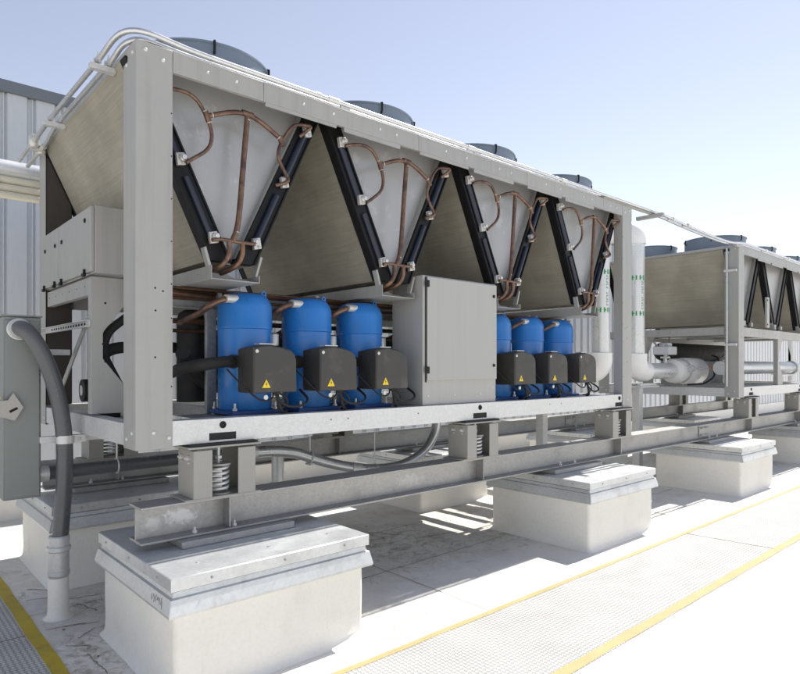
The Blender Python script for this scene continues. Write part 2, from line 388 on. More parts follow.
def wavy_strip(mb, p0, p1, w, z, amp=.004, step=.12, t=.002):
    p0 = Vector((*p0, 0)); p1 = Vector((*p1, 0)); d = (p1 - p0); n = max(2, int(d.length / step)); d.normalize(); s_ = Vector((-d.y, d.x, 0))
    ph = random.random() * 9; L_, R_ = [], []
    for k in range(n + 1):
        c = p0 + (p1 - p0) * (k / n); o = amp * (math.sin(k * .9 + ph) + .6 * math.sin(k * 2.3 + ph * 2))
        o2 = amp * (math.sin(k * 1.1 + ph + 1) + .6 * math.sin(k * 2.1 + ph))
        a = c + s_ * (w / 2 + o); b = c - s_ * (w / 2 + o2); L_.append((a.x, a.y, z)); R_.append((b.x, b.y, z))
    for k in range(n): mb.slab([L_[k], L_[k + 1], R_[k + 1], R_[k]], (0, 0, t))
# lapped membrane seams on the roof (raised laps plus the dirt that sits along them)
lap = MB()
for (a, b, w) in (((-.6, 1.32), (14, 1.36), .10), ((2.2, -.78), (2.2, 3.0), .09), ((5.9, -.78), (5.9, 3.0), .09), ((-.3, .12), (0.0, .14), .06), ((9.6, -.78), (9.6, 3.), .09),
                  ((-3, -3.0), (20, -3.02), .08), ((6.1, -3.0), (6.1, -1.7), .08), ((10.4, -3.0), (10.4, -1.7), .08)):
    wavy_strip(lap, a, b, w, ROOF + .001, .003)
lap.build('membrane_lap', M['roof'], roof)
crk = MB()
def crack(pts, w):
    P = [Vector((x, y, 0)) for x, y in pts]; L_, R_ = [], []
    for k, p in enumerate(P):
        d = (P[min(k + 1, len(P) - 1)] - P[max(k - 1, 0)]).normalized(); s_ = Vector((-d.y, d.x, 0))
        ww = w * (.35 + .9 * random.random()) * (.25 if k in (0, len(P) - 1) else 1)
        L_.append((p.x + s_.x * ww, p.y + s_.y * ww, ROOF + .0045)); R_.append((p.x - s_.x * ww, p.y - s_.y * ww, ROOF + .0045))
    for k in range(len(P) - 1): crk.slab([L_[k], L_[k + 1], R_[k + 1], R_[k]], (0, 0, .002))
def jitter_line(a, b, n, j):
    return [(a[0] + (b[0] - a[0]) * k / n + random.uniform(-j, j), a[1] + (b[1] - a[1]) * k / n + random.uniform(-j, j)) for k in range(n + 1)]
for a, b, w in (((-.18, 1.86), (-.04, 1.70), .006), ((-.02, 1.70), (.26, 1.66), .006), ((-.12, 1.45), (.2, 1.38), .009), ((.02, 1.3), (.10, 1.05), .010),
                ((-.25, .94), (.05, .84), .006), ((-.15, .92), (-.02, .88), .009), ((-.13, .66), (.0, .76), .007), ((-.14, .40), (-.13, .06), .009), ((-.22, .6), (-.1, .5), .005),
                ((-.24, 1.6), (.0, 1.52), .005), ((1.6, 1.3), (3.4, 1.33), .006), ((2.1, 1.1), (3.2, 1.16), .004), ((3.0, .9), (3.6, .78), .006),
                ((1.5, .32), (3.7, .38), .005), ((2.16, -.3), (2.15, 1.2), .004), ((5.3, .3), (7.4, .33), .005), ((5.85, -.4), (5.85, 1.2), .004), ((2.7, 1.5), (3.0, 1.1), .005), ((1.32, -.55), (1.9, -.5), .003), ((1.3, -.62), (1.45, -.72), .003), ((6.04, -1.70), (6.05, -2.96), .010), ((2.5, -2.95), (9.5, -2.96), .012), ((10.34, -1.7), (10.35, -2.95), .010), ((3.9, -2.2), (4.4, -2.3), .004)):
    crack(jitter_line(a, b, 16, .006), w * .36)
crk.build('grimy_seam_edge', M['seamdirt'], roof, split=False)['kind'] = 'stuff'
deb = MB()
for k in range(26):
    x, y = random.uniform(1.4, 3.6), random.uniform(.1, 1.9)
    if k > 20: x, y = random.uniform(-.25, -.04), random.uniform(0, 1.5)
    r = random.choice((.003, .004, .005, .009)); a = random.random() * 3
    deb.loft([[(x + r * math.cos(a + t) * random.uniform(.6, 1.3), y + r * math.sin(a + t), ROOF + .004 + h) for t in (0, 1.2, 2.4, 3.9, 5.1)] for h in (0, r * .5)])
deb.build('dirt_crumb', M['seamdirt'], roof, split=False)['kind'] = 'stuff'

def walkway(name, x0, x1, y0, y1, stripes, smat, joints):
    b = MB()
    b.box(x0, x1, y0, y1, ROOF + .0005, ROOF + .0045)
    o = structure(b.build(name, M['pad'], loc=((x0 + x1) / 2, (y0 + y1) / 2, 0)))
    s_ = MB()
    for a, c, w in stripes: wavy_strip(s_, a, c, w, ROOF + .005, .003, .13, .0015)
    s_.build('painted_stripe', smat, o)
    if joints:
        j = MB()
        for a, c in joints: wavy_strip(j, a, c, .012, ROOF + .005, .004, .05, .001)
        j.build('pad_joint', M['seamdirt'], o)
    return o
walkway('walkway', -.22, 40, -1.66, -.77, (((-.22, -.795), (40, -.795), .045), ((-.22, -1.62), (40, -1.62), .07)), M['stripe_pale'], (((5.20, -.82), (5.28, -1.58)), ((8.9, -.82), (8.92, -1.58)), ((12.9, -.82), (12.9, -1.58))))
walkway('walkway', -1.25, -.285, -.75, 4.1, (((-.325, -.75), (-.325, 4.1), .08), ((-1.20, -.75), (-1.20, 4.1), .08)), M['stripe'], (((-1.16, .9), (-.37, .92)),))

# corrugated building wall behind
WY = 4.5; WX0, WX1 = -7.0, 46.0; WT = 3.63
w = thing('metal_clad_wall', 10, WY + .2, ROOF, 'tall ribbed light blue-grey metal clad wall with a dark coping behind the chillers', 'wall')
sd = MB(); prof = []; x = WX0
while x < WX1:
    prof += [(x, WY), (x + .185, WY), (x + .2, WY + .035), (x + .232, WY + .035), (x + .24, WY + .012), (x + .25, WY + .012), (x + .258, WY + .035), (x + .27, WY + .035), (x + .285, WY)]
    x += .285
prof = [p for k, p in enumerate(prof) if k == 0 or p != prof[k - 1]]
prof += [(x, WY + .3), (WX0, WY + .3)]
i0 = len(sd.v); n = len(prof)
for z in (ROOF + .34, WT):
    for p, q in prof: sd.v.append((p, q, z))
for k in range(n): sd.f.append((k, (k + 1) % n, n + (k + 1) % n, n + k))
sd.build('ribbed_siding', M['wall'], w, angle=20)
MB().box(WX0, x, WY - .04, WY + .34, WT - .10, WT + .03).build('coping', M['coping'], w, .004)
bs = MB(); bs.prism([(WY - .03, ROOF), (WY - .03, ROOF + .34), (WY + .3, ROOF + .36), (WY + .3, ROOF)], 'x', WX0, x)
bs.build('base_flashing', M['membrane'], w)
sc = MB()
for xx in [WX0 + .285 * k + .1 for k in range(22, 40, 2)]:
    for z in (.9, 2.2, WT - .05): sc.bolt((xx, WY - (.04 if z > 3 else 0), z), (0, -1, 0), .012, .006)
sc.build('siding_screw', M['coping'], w)

# ------------------------------------------------------------------ curbs
CURB_Z = -.60
def make_curb(x0, yc, label):
    cx = x0 + .63
    t = thing('equipment_curb', cx, yc, ROOF, label, 'curb', 'white membrane wrapped equipment curbs')
    W_, D_ = .635, .605
    b = MB()
    lv = [(ROOF + .001, .034), (ROOF + .008, .024), (ROOF + .022, .010), (ROOF + .045, .003), (ROOF + .11, 0), (-.95, .003), (CURB_Z - .13, 0)]
    b.loft([rect_loop(cx - W_ + .028 - o, cx + W_ - .028 + o, yc - D_ + .028 - o, yc + D_ - .028 + o, z, .03 + o * .8, 5) for z, o in lv])
    body = b.build('curb_body', M['membrane'], t)
    lp = MB()   # welded laps and corner patches on the membrane
    for xx in (cx - .46, cx + .33): lp.box(xx, xx + .004, yc - D_ + .0255, yc - D_ + .05, ROOF + .12, CURB_Z - .16)
    for yy in (yc - .28, yc + .30): lp.box(cx - W_ + .0255, cx - W_ + .05, yy, yy + .004, ROOF + .12, CURB_Z - .16)
    lp.build('welded_lap', M['membrane'], body)
    c = MB()
    z = CURB_Z
    c.loft([rect_loop(cx - W_ + o, cx + W_ - o, yc - D_ + o, yc + D_ - o, zz, .004, 1) for zz, o in ((z - .066, 0), (z - .004, 0), (z, .004))])
    cap = c.build('cap_sheet', M['cap'], t)
    s_ = MB()
    for k in (-.42, 0.02, .44):
        s_.bolt((cx + k, yc - D_, z - .033), (0, -1, 0), .008, .007); s_.bolt((cx - W_, yc + k, z - .033), (-1, 0, 0), .008, .007)
        s_.bolt((cx + k, yc - .42, z), (0, 0, 1), .012, .004)
    s_.build('cap_screw', M['galv_dk'], cap)
    f = MB()
    f.loft([rect_loop(cx - W_ - o, cx + W_ + o, yc - D_ - o, yc + D_ + o, zz, .004, 1) for zz, o in
            ((z - .074, -.018), (z - .100, -.012), (z - .106, .002), (z - .180, .019), (z - .194, .017), (z - .196, .008), (z - .182, -.03))])
    fl = f.build('counterflashing', M['cap'], t, angle=15)
    return t, fl, cap
curb_lbl = ['nearest white curb in the foreground carrying the free end of the front beam',
            'white curb under the front beam below the right end of the near chiller',
            'white curb under the bolted joint of the front beam, left of the far chiller post',
            'white curb at the right edge of the photo under the far chiller front']
rear_lbl = ['shaded white curb at far left behind the thick grey conduit',
            'rear white curb seen below the front beam between the two nearest curbs',
            'rear white curb behind the beam joint in sun and shade',
            'rear white curb under the far chiller, farthest of all']
CX = (0.0, 3.86, 7.52, 11.3)
first = None
for k, x in enumerate(CX):
    t, fl, cap = make_curb(x, .075, curb_lbl[k])
    pd = MB(); pd.box(x + .12 + (.12 if k == 0 else 0), x + 1.0, -.07, .27, CURB_Z + .001, -.557)
    pd.build('bearing_channel', M['beam'], t, .004)
    if k == 0:
        sb = MB()   # scribbled marker strokes on the flashing near its corner
        for q in range(9):
            yy = -.44 + q * .018; zz = CURB_Z - .143 + random.uniform(-.008, .010); h = random.uniform(.006, .020)
            off = lambda z_: .637 + .017 * ((CURB_Z - .106 - z_) / .074)
            a = zz + h; b_ = zz - h
            sb.tube([(x + .63 - off(a) - .0008, yy + random.uniform(0, .012), a), (x + .63 - off(b_) - .0008, yy, b_)], .0013, 5)
        sb.build('marker_scribble', M['pencil'], fl, split=False)
for k, x in enumerate(CX):
    t, fl, cap = make_curb(x - .06 + (.0 if k else 0), 2.26, rear_lbl[k])
    pd = MB(); pd.box(x + .2, x + 1.0, 2.08, 2.42, CURB_Z + .001, -.557)
    pd.build('bearing_channel', M['beam'], t, .004)

# ------------------------------------------------------------------ beams
def make_beam(x0, x1, yc, stiff, label, splice=None, rough_end=False):
    t = thing('steel_beam', (x0 + x1) / 2, yc, -.555, label, 'beam', 'steel support beams')
    b = MB(); h0, h1, fw, tf, tw = -.555, -.340, .10, .013, .005
    b.prism([(yc - fw, h0), (yc + fw, h0), (yc + fw, h0 + tf), (yc + tw, h0 + tf + .004), (yc + tw, h1 - tf - .004), (yc + fw, h1 - tf), (yc + fw, h1), (yc - fw, h1),
             (yc - fw, h1 - tf), (yc - tw, h1 - tf - .004), (yc - tw, h0 + tf + .004), (yc - fw, h0 + tf)], 'x', x0, x1)
    bm_ = b.build('i_section', M['beam_scuffed' if yc < 1 and x0 < 1 else 'beam'], t, .002)
    for sx in stiff:
        q = MB()
        for sgn in (-1, 1): q.box(sx - .005, sx + .005, min(yc + sgn * (tw + .0005), yc + sgn * (fw - .012)), max(yc + sgn * (tw + .0005), yc + sgn * (fw - .012)), h0 + tf + .0045, h1 - tf - .0045)
        q.build('stiffener_plate', M['beam'], t)
    bb = MB()
    for cx_ in CX:
        for dx in (.36, .62):
            if x0 < cx_ + dx < x1:
                bb.lathe(cx_ + dx, yc - .065, [(.016, h0 + tf), (.016, h0 + tf + .016), (.008, h0 + tf + .017), (.008, h0 + tf + .035)], 6)
    if bb.v: bb.build('anchor_bolt', M['galv'], t)
    if splice:
        q = MB(); q.box(splice - .16, splice + .16, yc - tw - .012, yc - tw - .0006, h0 + .03, h1 - .03)
        sp = q.build('splice_plate', M['beam'], t, .002)
        nb = MB()
        for dx in (-.10, -.04, .04, .10):
            for z in (h0 + .06, h1 - .06): nb.lathe(splice + dx, z, [(.016, yc - tw - .012), (.016, yc - tw - .03), (.008, yc - tw - .031), (.008, yc - tw - .045)], 6, axis='y')
        nb.build('splice_bolt', M['galv'], sp)
    return t
C2 = 8.88
ISO = (.53, 2.95, 5.35)
make_beam(.03, 8.0, .1, [c + .05 for c in ISO], 'long grey steel beam under the front of the near chiller with white scuffs near its end', splice=7.83)
make_beam(8.006, 15.4, .1, [C2 + c + .05 for c in ISO], 'grey steel beam continuing right under the front of the far chiller')
make_beam(.0, 8.0, 2.25, [c + .05 for c in ISO], 'shadowed steel beam under the rear of the near chiller', splice=7.83)
make_beam(8.006, 15.4, 2.25, [C2 + c + .05 for c in ISO], 'steel beam under the rear of the far chiller')
# ------------------------------------------------------------------ spring isolators
def make_isolator(c, yc, label):
    t = thing('spring_isolator', c, yc, -.340, label, 'vibration isolator', 'spring vibration isolators under the chillers')
    y0 = yc - .13; y1 = yc + .10
    MB().box(c - .25, c + .25, yc - .12, yc + .12, -.3395, -.3285).build('base_plate', M['spring_box'], t, .002)
    for sgn in (-1, 1):
        f = lambda x: c + sgn * x
        q = MB(); q.prism([(f(.205), y0), (f(.085), y0), (f(.085), y0 + .008), (f(.197), y0 + .008), (f(.197), y1 - .008), (f(.085), y1 - .008), (f(.085), y1), (f(.205), y1)], 'z', -.328, -.040)
        hs = q.build('housing', M['spring_box'], t, .003)
        k = MB()
        for yy in (y0 + .06, y0 + .16):
            k.lathe(yy, -.085, [(.015, f(.205)), (.015, f(.223)), (.008, f(.224)), (.008, f(.235))], 6, axis='x')
            k.lathe(yy, -.115, [(.007, f(.205)), (.007, f(.215))], 6, axis='x')
        k.build('housing_bolt', M['galv'], hs)
    MB().box(c - .24, c + .24, yc - .14, yc + .12, -.028, -.016).build('top_plate', M['spring_box'], t, .002)
    MB().box(c - .22, c + .22, yc - .13, yc + .11, -.0155, -.0025).build('rubber_pad', M['rubber'], t)
    s_ = MB(); tn = 5; pts = []
    for k in range(tn * 16 + 1):
        a = 2 * math.pi * k / 16; pts.append((c + .058 * math.cos(a), yc - .03 + .058 * math.sin(a), -.315 + .155 * k / (tn * 16)))
    s_.tube(pts, .0095, 8); s_.build('coil_spring', M['galv'], t)
    q = MB(); q.lathe(c, yc - .03, [(.078, -.150), (.078, -.138)], 18); q.lathe(c, yc - .03, [(.075, -.327), (.075, -.320)], 18); q.build('spring_seat', M['spring_box'], t)
    q = MB(); q.lathe(c, yc - .03, [(.011, -.138), (.011, -.030)], 8); q.lathe(c, yc - .03, [(.022, -.112), (.022, -.094)], 6); q.build('levelling_bolt', M['galv'], t)
    return t
names = ['near the left front corner post', 'at mid length below the grey control cabinet', 'below the right front corner post']
for k, c in enumerate(ISO):
    make_isolator(c, .1, 'beige spring isolator under the near chiller front, ' + names[k])
    make_isolator(c, 2.25, 'beige spring isolator under the near chiller rear rail, ' + ['left end behind the conduit', 'middle of the rear', 'right end of the rear'][k])
    make_isolator(C2 + c, .1, 'beige spring isolator under the far chiller front, ' + ['beside its corner post', 'at mid length', 'at its far end'][k])
    make_isolator(C2 + c, 2.25, 'beige spring isolator under the far chiller rear, ' + ['left end', 'at mid length', 'far end'][k])

# ------------------------------------------------------------------ chillers
L_, W_, H_ = 5.62, 2.35, 2.32
PITCH = 1.40; APEX = .665
def make_chiller(X, near):
    t = thing('air_cooled_chiller', X, 0, 0, 'near grey air-cooled chiller with blue compressors behind V-shaped coils' if near else
              'far chiller behind the insulated pipes, with black V frames and no compressors on show', 'chiller')
    P = M['paint']
    x = lambda a: X + a
    # --- corner posts
    def post(px, sx, py, sy):
        u = lambda a, b: (px + sx * a, py + sy * b); rt = .05 if sx > 0 else .11
        q = MB(); q.prism([u(0, .205), u(0, 0), u(.212, 0), u(.212, rt), u(.206, rt), u(.206, .006), u(.006, .006), u(.006, .205)], 'z', -.012, H_)
        o = q.build('corner_post', P, t, .004)
        b = MB()
        for dx, z in ((.10, .085), (.19, .050), (.055, 2.275), (.155, 2.245)):
            b.bolt((px + sx * dx, py, z), (0, -sy, 0), .0125, .007)
        for dy, z in ((.06, .085), (.15, .045), (.05, 2.26), (.15, 2.22)):
            b.bolt((px, py + sy * dy, z), (-sx, 0, 0), .0125, .007)
        b.build('post_bolt', M['galv'], o)
        h = MB()
        for dx, z in ((.11, .92), (.155, .905), (.112, .79), (.11, .52)): h.bolt((px + sx * dx, py, z), (0, -sy, 0), .006, .0012)
        for dz in (.35, .75, .95, 1.2, 1.45, 1.7, 1.95): h.bolt((px + sx * .2045, py, dz), (0, -sy, 0), .0045, .0012)
        h.build('post_hole', M['hole'], o)
    post(x(0), 1, 0, 1); post(x(L_), -1, 0, 1); post(x(0), 1, W_, -1); post(x(L_), -1, W_, -1)
    if near:
        q = MB(); q.box(x(.0075), x(.2045), W_ - .20, W_ - .012, .15, 2.2); q.build('post_shade_block', M['post_shade'], t, .01)  # added block, its dark colour paints the shade inside the rear-left post
    # --- base frame
    for y, s_ in ((.008, 1), (W_ - .008, -1)):
        q = MB(); e = lambda a: y + s_ * a
        ys = sorted((e(0), e(.006)))
        segs = [x(.0075)]
        for c in ISO: segs += [x(c - .09), x(c + .09)]
        segs.append(x(L_ - .0075))
        for k in range(0, len(segs), 2): q.box(segs[k], segs[k + 1], ys[0], ys[1], 0, .145)
        for c in ISO:
            q.box(x(c - .09), x(c + .09), ys[0], ys[1], .058, .145); q.box(x(c - .09), x(c + .09), ys[0], ys[1], 0, .012)
        fl = sorted((e(.0061), e(.13)))
        q.box(x(.0075), x(L_ - .0075), fl[0], fl[1], .139, .145); q.box(x(.0075), x(L_ - .0075), fl[0], fl[1], 0, .006)
        br = q.build('base_rail', M['galv'], t)
        h = MB()
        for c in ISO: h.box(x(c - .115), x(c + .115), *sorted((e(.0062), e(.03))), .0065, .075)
        h.build('slot_shade_block', M['rubber'], br)  # added black blocks that paint the shade seen through the rail slots
        h = MB()
        for c in ISO: h.ring((x(c), ys[0] - .001 if s_ > 0 else ys[1] + .001, .105), (0, 1, 0), .017, .006, 16, 6); h.lathe(x(c), .105, [(.016, y - s_ * .0005), (.016, y - s_ * .002)], 12, axis='y')
        for a in (1.35, 1.5, 4.0, 4.2, 2.2): h.bolt((x(a), y, .09), (0, -s_, 0), .006, .001)
        h.build('bolt_hole', M['hole'], br)
    for xx, s_ in ((0.008, 1), (L_ - .008, -1)):
        q = MB(); xs = sorted((x(xx), x(xx + s_ * .006))); q.box(xs[0], xs[1], .2065, W_ - .2065, 0, .13)
        f2 = sorted((x(xx + s_ * .0061), x(xx + s_ * .1))); q.box(f2[0], f2[1], .2065, W_ - .2065, .124, .13); q.box(f2[0], f2[1], .2065, W_ - .2065, 0, .006)
        q.build('base_rail', M['galv'], t)
    q = MB()
    for a in (1.05, 2.25, 3.3, 4.5): q.box(x(a), x(a + .09), .14, W_ - .14, .02, .118)
    q.build('cross_member', M['galv_dk'], t)
    q = MB(); q.box(x(.5), x(5.05), .22, .70, .1195, .1235); q.build('compressor_deck', M['galv_dk'], t)
    # --- top rails
    for y, s_ in ((0, 1), (W_, -1)):
        cuts = [.213, .81, 2.20, 3.62, 5.0, L_ - .213]
        for k in range(5):
            q = MB(); a, b = x(cuts[k] + .0015), x(cuts[k + 1] - .0015)
            Y = lambda v: y + s_ * v
            q.prism([(Y(.001), 2.195), (Y(.001), H_), (Y(.09), H_), (Y(.09), H_ - .005), (Y(.006), H_ - .005), (Y(.006), 2.2), (Y(.03), 2.2), (Y(.03), 2.195)], 'x', a, b)
            o = q.build('top_rail', P, t, .002)
            b2 = MB()
            for f in (.36, .68) if b - a < 1 else (.22, .40, .71, .83): b2.bolt((a + (b - a) * f, y + s_ * .001, 2.262), (0, -s_, 0), .010, .006)
            b2.build('rail_screw', M['galv'], o)
            if b - a > 1:
                for f0, f1 in ((.01, .42), (.47, .86)):
                    q = MB(); ys = sorted((Y(.004), Y(.012))); q.box(a + (b - a) * f0, a + (b - a) * f1, ys[0], ys[1], 2.170 if f0 < .1 else 2.162, 2.194); q.build('drip_edge', P, o)
    for xx, s_ in ((0, 1), (L_, -1)):
        xs = sorted((x(xx), x(xx + s_ * .05))); MB().box(xs[0], xs[1], .2065, W_ - .2065, 2.275, H_).build('side_rail', P, t, .002)
    MB().box(x(.051), x(L_ - .051), .0915, W_ - .0915, 2.298, H_ - .006).build('roof_panel', M['paint_lt'], t)
    # --- V coils
    zt, zb = 2.27, 1.145
    def vee():
        out = []; a = x(APEX)
        for sgn in (-1, 1):
            to, ti, bo, bi = .682, .550, .160, .012
            O = lambda v: a + sgn * v
            def ptz(fr, side): # fraction down, side 0 outer 1 inner
                return O((to if side == 0 else ti) * (1 - fr) + (bo if side == 0 else bi) * fr), zt * (1 - fr) + zb * fr
            prof = [ptz(0, 0), ptz(1, 0), ptz(1, 1), ptz(0, 1)]
            for y0, y1 in ((.145, .225), (W_ - .225, W_ - .145)):
                q = MB(); q.prism(prof, 'y', y0, y1)
                e0, e1 = (y0 - .012, y0) if y0 < 1 else (y1, y1 + .012)
                lipp = [ptz(0, 0), ptz(1, 0)]
                k = .014 * sgn
                q.prism([ptz(0, 0), ptz(1, 0), (ptz(1, 0)[0] - k, zb), (ptz(0, 0)[0] - k, zt)], 'y', e0, e1 - .0003)
                q.prism([(ptz(0, 1)[0] + k, zt), (ptz(1, 1)[0] + k, zb), ptz(1, 1), ptz(0, 1)], 'y', e0, e1 - .0003)
                out.append(q.build('coil_frame', M['black'], t, .002))
            fr = out[-2]
            inset = [(p[0] - sgn * d, p[1]) for p, d in zip(prof, (.006, .006, -.006, -.006))]
            q = MB(); q.prism(inset, 'y', .226, W_ - .226); out.append(q.build('condenser_coil', M['fin'], t))
            # refrigerant header in the frame with its fittings
            mid = lambda f: ((ptz(f, 0)[0] + ptz(f, 1)[0]) / 2, ptz(f, 0)[1])
            q = MB(); p0, p1 = mid(.12), mid(.50); q.cyl((p0[0], .138, p0[1]), (p1[0], .138, p1[1]), .026, 12)
            p0, p1 = mid(.56), mid(.90); q.cyl((p0[0], .138, p0[1]), (p1[0], .138, p1[1]), .024, 12)
            if near: q.build('coil_header', M['navy'], fr)
            for f in (.125, .475, .875) if near else ():
                m_ = mid(f); q = MB(); dx = sgn * -.01
                q.slab([(m_[0] - .030, .098, m_[1] + .028), (m_[0] + .022, .098, m_[1] + .040), (m_[0] + .034, .098, m_[1] - .032), (m_[0] - .018, .098, m_[1] - .044)], (0, .032, 0))
                q.lathe(m_[0] - sgn * .012, m_[1] + .004, [(.024, .098), (.024, .080), (.016, .079), (.016, .066)], 12, axis='y')
                q.bolt((m_[0] + .012, .098, m_[1] - .024), (0, -1, 0), .010, .012); q.bolt((m_[0] - .014, .098, m_[1] + .024), (0, -1, 0), .008, .010)
                q.build('valve_fitting', M['fitting'], fr, .003)
        for y in (.212, W_ - .218):
            q = MB(); q.prism([(a - .575, zt + .025), (a + .575, zt + .025), (a + .015, zb - .005), (a - .015, zb - .005)], 'y', y, y + .004)
            out.append(q.build('divider_panel', M['panel'], t))
        q = MB()   # bent flange where the divider meets the frame
        q.prism([(a + .535, zt), (a + .555, zt), (a + .037, zb + .03), (a + .020, zb + .03)], 'y', .160, .2115)
        out.append(q.build('divider_flange', M['paint'], t))
        # drip tray under the V
        q = MB()
        q.box(a - .175, a + .165, .085, W_ - .03, 1.018, 1.024)
        q.box(a - .175, a - .170, .085, W_ - .03, 1.0225, 1.105); q.box(a + .160, a + .165, .085, W_ - .03, 1.0225, 1.068)
        q.prism([(a - .169, 1.0245), (a + .159, 1.0245), (a + .159, 1.058), (a + .06, 1.058), (a + .0, 1.083), (a - .169, 1.083)], 'y', .24, .244)
        q.slab([(a - .21, .12, 1.215), (a - .193, .12, 1.225), (a - .155, .12, 1.10), (a - .172, .12, 1.09)], (0, .05, 0))
        q.slab([(a + .205, .12, 1.195), (a + .19, .12, 1.205), (a + .15, .12, 1.065), (a + .163, .12, 1.06)], (0, .05, 0))
        out.append(q.build('drip_tray', M['paint'], t, .002))
        if near:
            y = .072
            A = lambda dx, z, yy=y: (a + dx, yy, z)
            q = MB()
            q.tube([A(.066, 2.095), A(.036, 1.77), A(.010, 1.46), A(-.008, 1.34), A(-.038, 1.272)], .0185, 12, .1)
            q.tube([A(-.208, 2.025), A(-.005, 2.112), A(.132, 2.104), A(.323, 2.003)], .0160, 12, .12)
            q.tube([A(-.545, 2.090, .07), A(-.42, 2.136), A(-.29, 2.130), A(-.210, 2.023), A(-.172, 1.92), A(-.193, 1.82), A(-.345, 1.705, .07)], .0120, 12, .07)
            q.tube([A(.470, 2.066, .08), A(.510, 2.11, .04), A(.545, 2.142, .035), A(.425, 2.140), A(.375, 2.08), A(.312, 1.98), A(.286, 1.885), A(.355, 1.775), A(.368, 1.722, .045), A(.280, 1.690, .08)], .0120, 12, .05)
            q.tube([A(-.178, 1.258, .07), A(-.12, 1.272), A(.045, 1.268), A(.120, 1.270, .07)], .0120, 12, .03)
            q.tube([A(-.062, 1.272), A(-.057, 1.18), A(-.095, 1.11, .10), A(-.13, 1.085, .20), A(-.13, 1.085, .6)], .0170, 12, .06)
            q.tube([A(.030, 1.268), A(.034, 1.185), A(.008, 1.115, .11), A(-.04, 1.08, .23), A(-.04, 1.08, .6)], .0170, 12, .06)
            for p in ((-.210, 2.023), (.316, 1.998)): q.tube([A(p[0] - .012, p[1] + .03), A(p[0] + .014, p[1] - .035)], .0190, 12)
            q.tube([A(.027, 2.112), A(.104, 2.107)], .0205, 12)
            out.append(q.build('copper_manifold', M['copper'], t, split=False))
            e = MB()
            for c_, ax in ((A(.066, 2.072), (0.1, 0, 1)), (A(-.178, 2.038), (1, 0, .4)), (A(-.222, 2.05), (-.4, 0, 1)), (A(-.196, 1.987), (-.4, 0, 1)), (A(.298, 2.016), (1, 0, -.6)), (A(-.012, 1.33), (.2, 0, 1))):
                e.ring(c_, ax, .0165, .003, 14, 6)
            e.build('braze_ring', M['fitting'], out[-1])
        else:
            q = MB(); q.box(a - .20, a - .12, .09, .135, 1.105, 1.19); q.box(a + .11, a + .19, .09, .135, 1.105, 1.17)
            out.append(q.build('frame_foot', M['paint_lt'], t, .004))
        return out
    v0 = vee()
    for k in (1, 2, 3):
        for o in v0:
            for e in [o] + EXTRA.get(o.name, []): cp(e, (PITCH * k, 0, 0))
    # --- fans, two rows
    def fan(y):
        a = x(APEX); q = MB(); n = 48
        loops = []
        for r, z in ((.458, 2.3145), (.458, 2.535), (.470, 2.542), (.470, 2.552), (.450, 2.552), (.448, 2.330), (.448, 2.3145)):
            loops.append([(a + r * math.cos(2 * math.pi * k / n), y + r * math.sin(2 * math.pi * k / n), z) for k in range(n)])
        q.loft(loops, cap=False); sh = q.build('fan_shroud', M['fan'], t, angle=30)
        q = MB()
        for r in (.08, .15, .22, .29, .36, .42): q.ring((a, y, 2.546), (0, 0, 1), r, .003, 36, 5)
        for k in range(8): q.cyl((a + .04 * math.cos(k * .785), y + .04 * math.sin(k * .785), 2.549), (a + .452 * math.cos(k * .785), y + .452 * math.sin(k * .785), 2.549), .003, 5)
        q.build('fan_guard', M['galv_dk'], sh)
        q = MB(); q.lathe(a, y, [(.09, 2.36), (.09, 2.46), (.06, 2.48)], 20)
        for k in range(6):
            c, s_ = math.cos(k * math.pi / 3), math.sin(k * math.pi / 3)
            q.slab([(a + c * .085 - s_ * .05, y + s_ * .085 + c * .05, 2.44), (a + c * .085 + s_ * .05, y + s_ * .085 - c * .05, 2.40), (a + c * .37 + s_ * .1, y + s_ * .37 - c * .1, 2.39), (a + c * .37 - s_ * .09, y + s_ * .37 + c * .09, 2.45)], (0, 0, .006))
        q.build('fan_rotor', M['plastic'], sh)
        q = MB()
        for k in range(6):
            an = R(-105 + 60 * k); c, s_ = math.cos(an), math.sin(an)
            q.tube([(a + .462 * c, y + .462 * s_, 2.475), (a + .476 * c, y + .476 * s_, 2.49), (a + .479 * c, y + .479 * s_, 2.554), (a + .458 * c, y + .458 * s_, 2.558)], .008, 6)
        q.build('guard_clip', M['black'], sh)
        return sh
    for y in (.61, 1.74):
        f0 = fan(y)
        for k in (1, 2, 3): cp(f0, (PITCH * k, 0, 0))
    # --- rear half: header beams, mid legs, evaporator
    def leg(px, py, dir_=1):
        # pressed leg bracket: wide head and foot, narrow waist
        d = dir_
        prof = [(px, .146), (px + d * .25, .146), (px + d * .245, .30), (px + d * .075, .52), (px + d * .075, .70), (px + d * .26, .95), (px + d * .26, 1.075), (px, 1.075)]
        q = MB(); q.prism(prof, 'y', py, py + .006); q.box(min(px, px - d * .0005), max(px, px + d * .006), py + .0065, py + .07, .146, 1.075)
        o = q.build('mid_leg', P, t, .002)
        h = MB()
        for a, z in ((.09, .90), (.075, .62), (.09, .50)): h.bolt((px + d * a, py, z), (0, -1, 0), .008, .0012)
        h.build('leg_hole', M['hole'], o)
    leg(x(.012), .90 if near else 1.46); leg(x(L_ - .012), .90, -1)
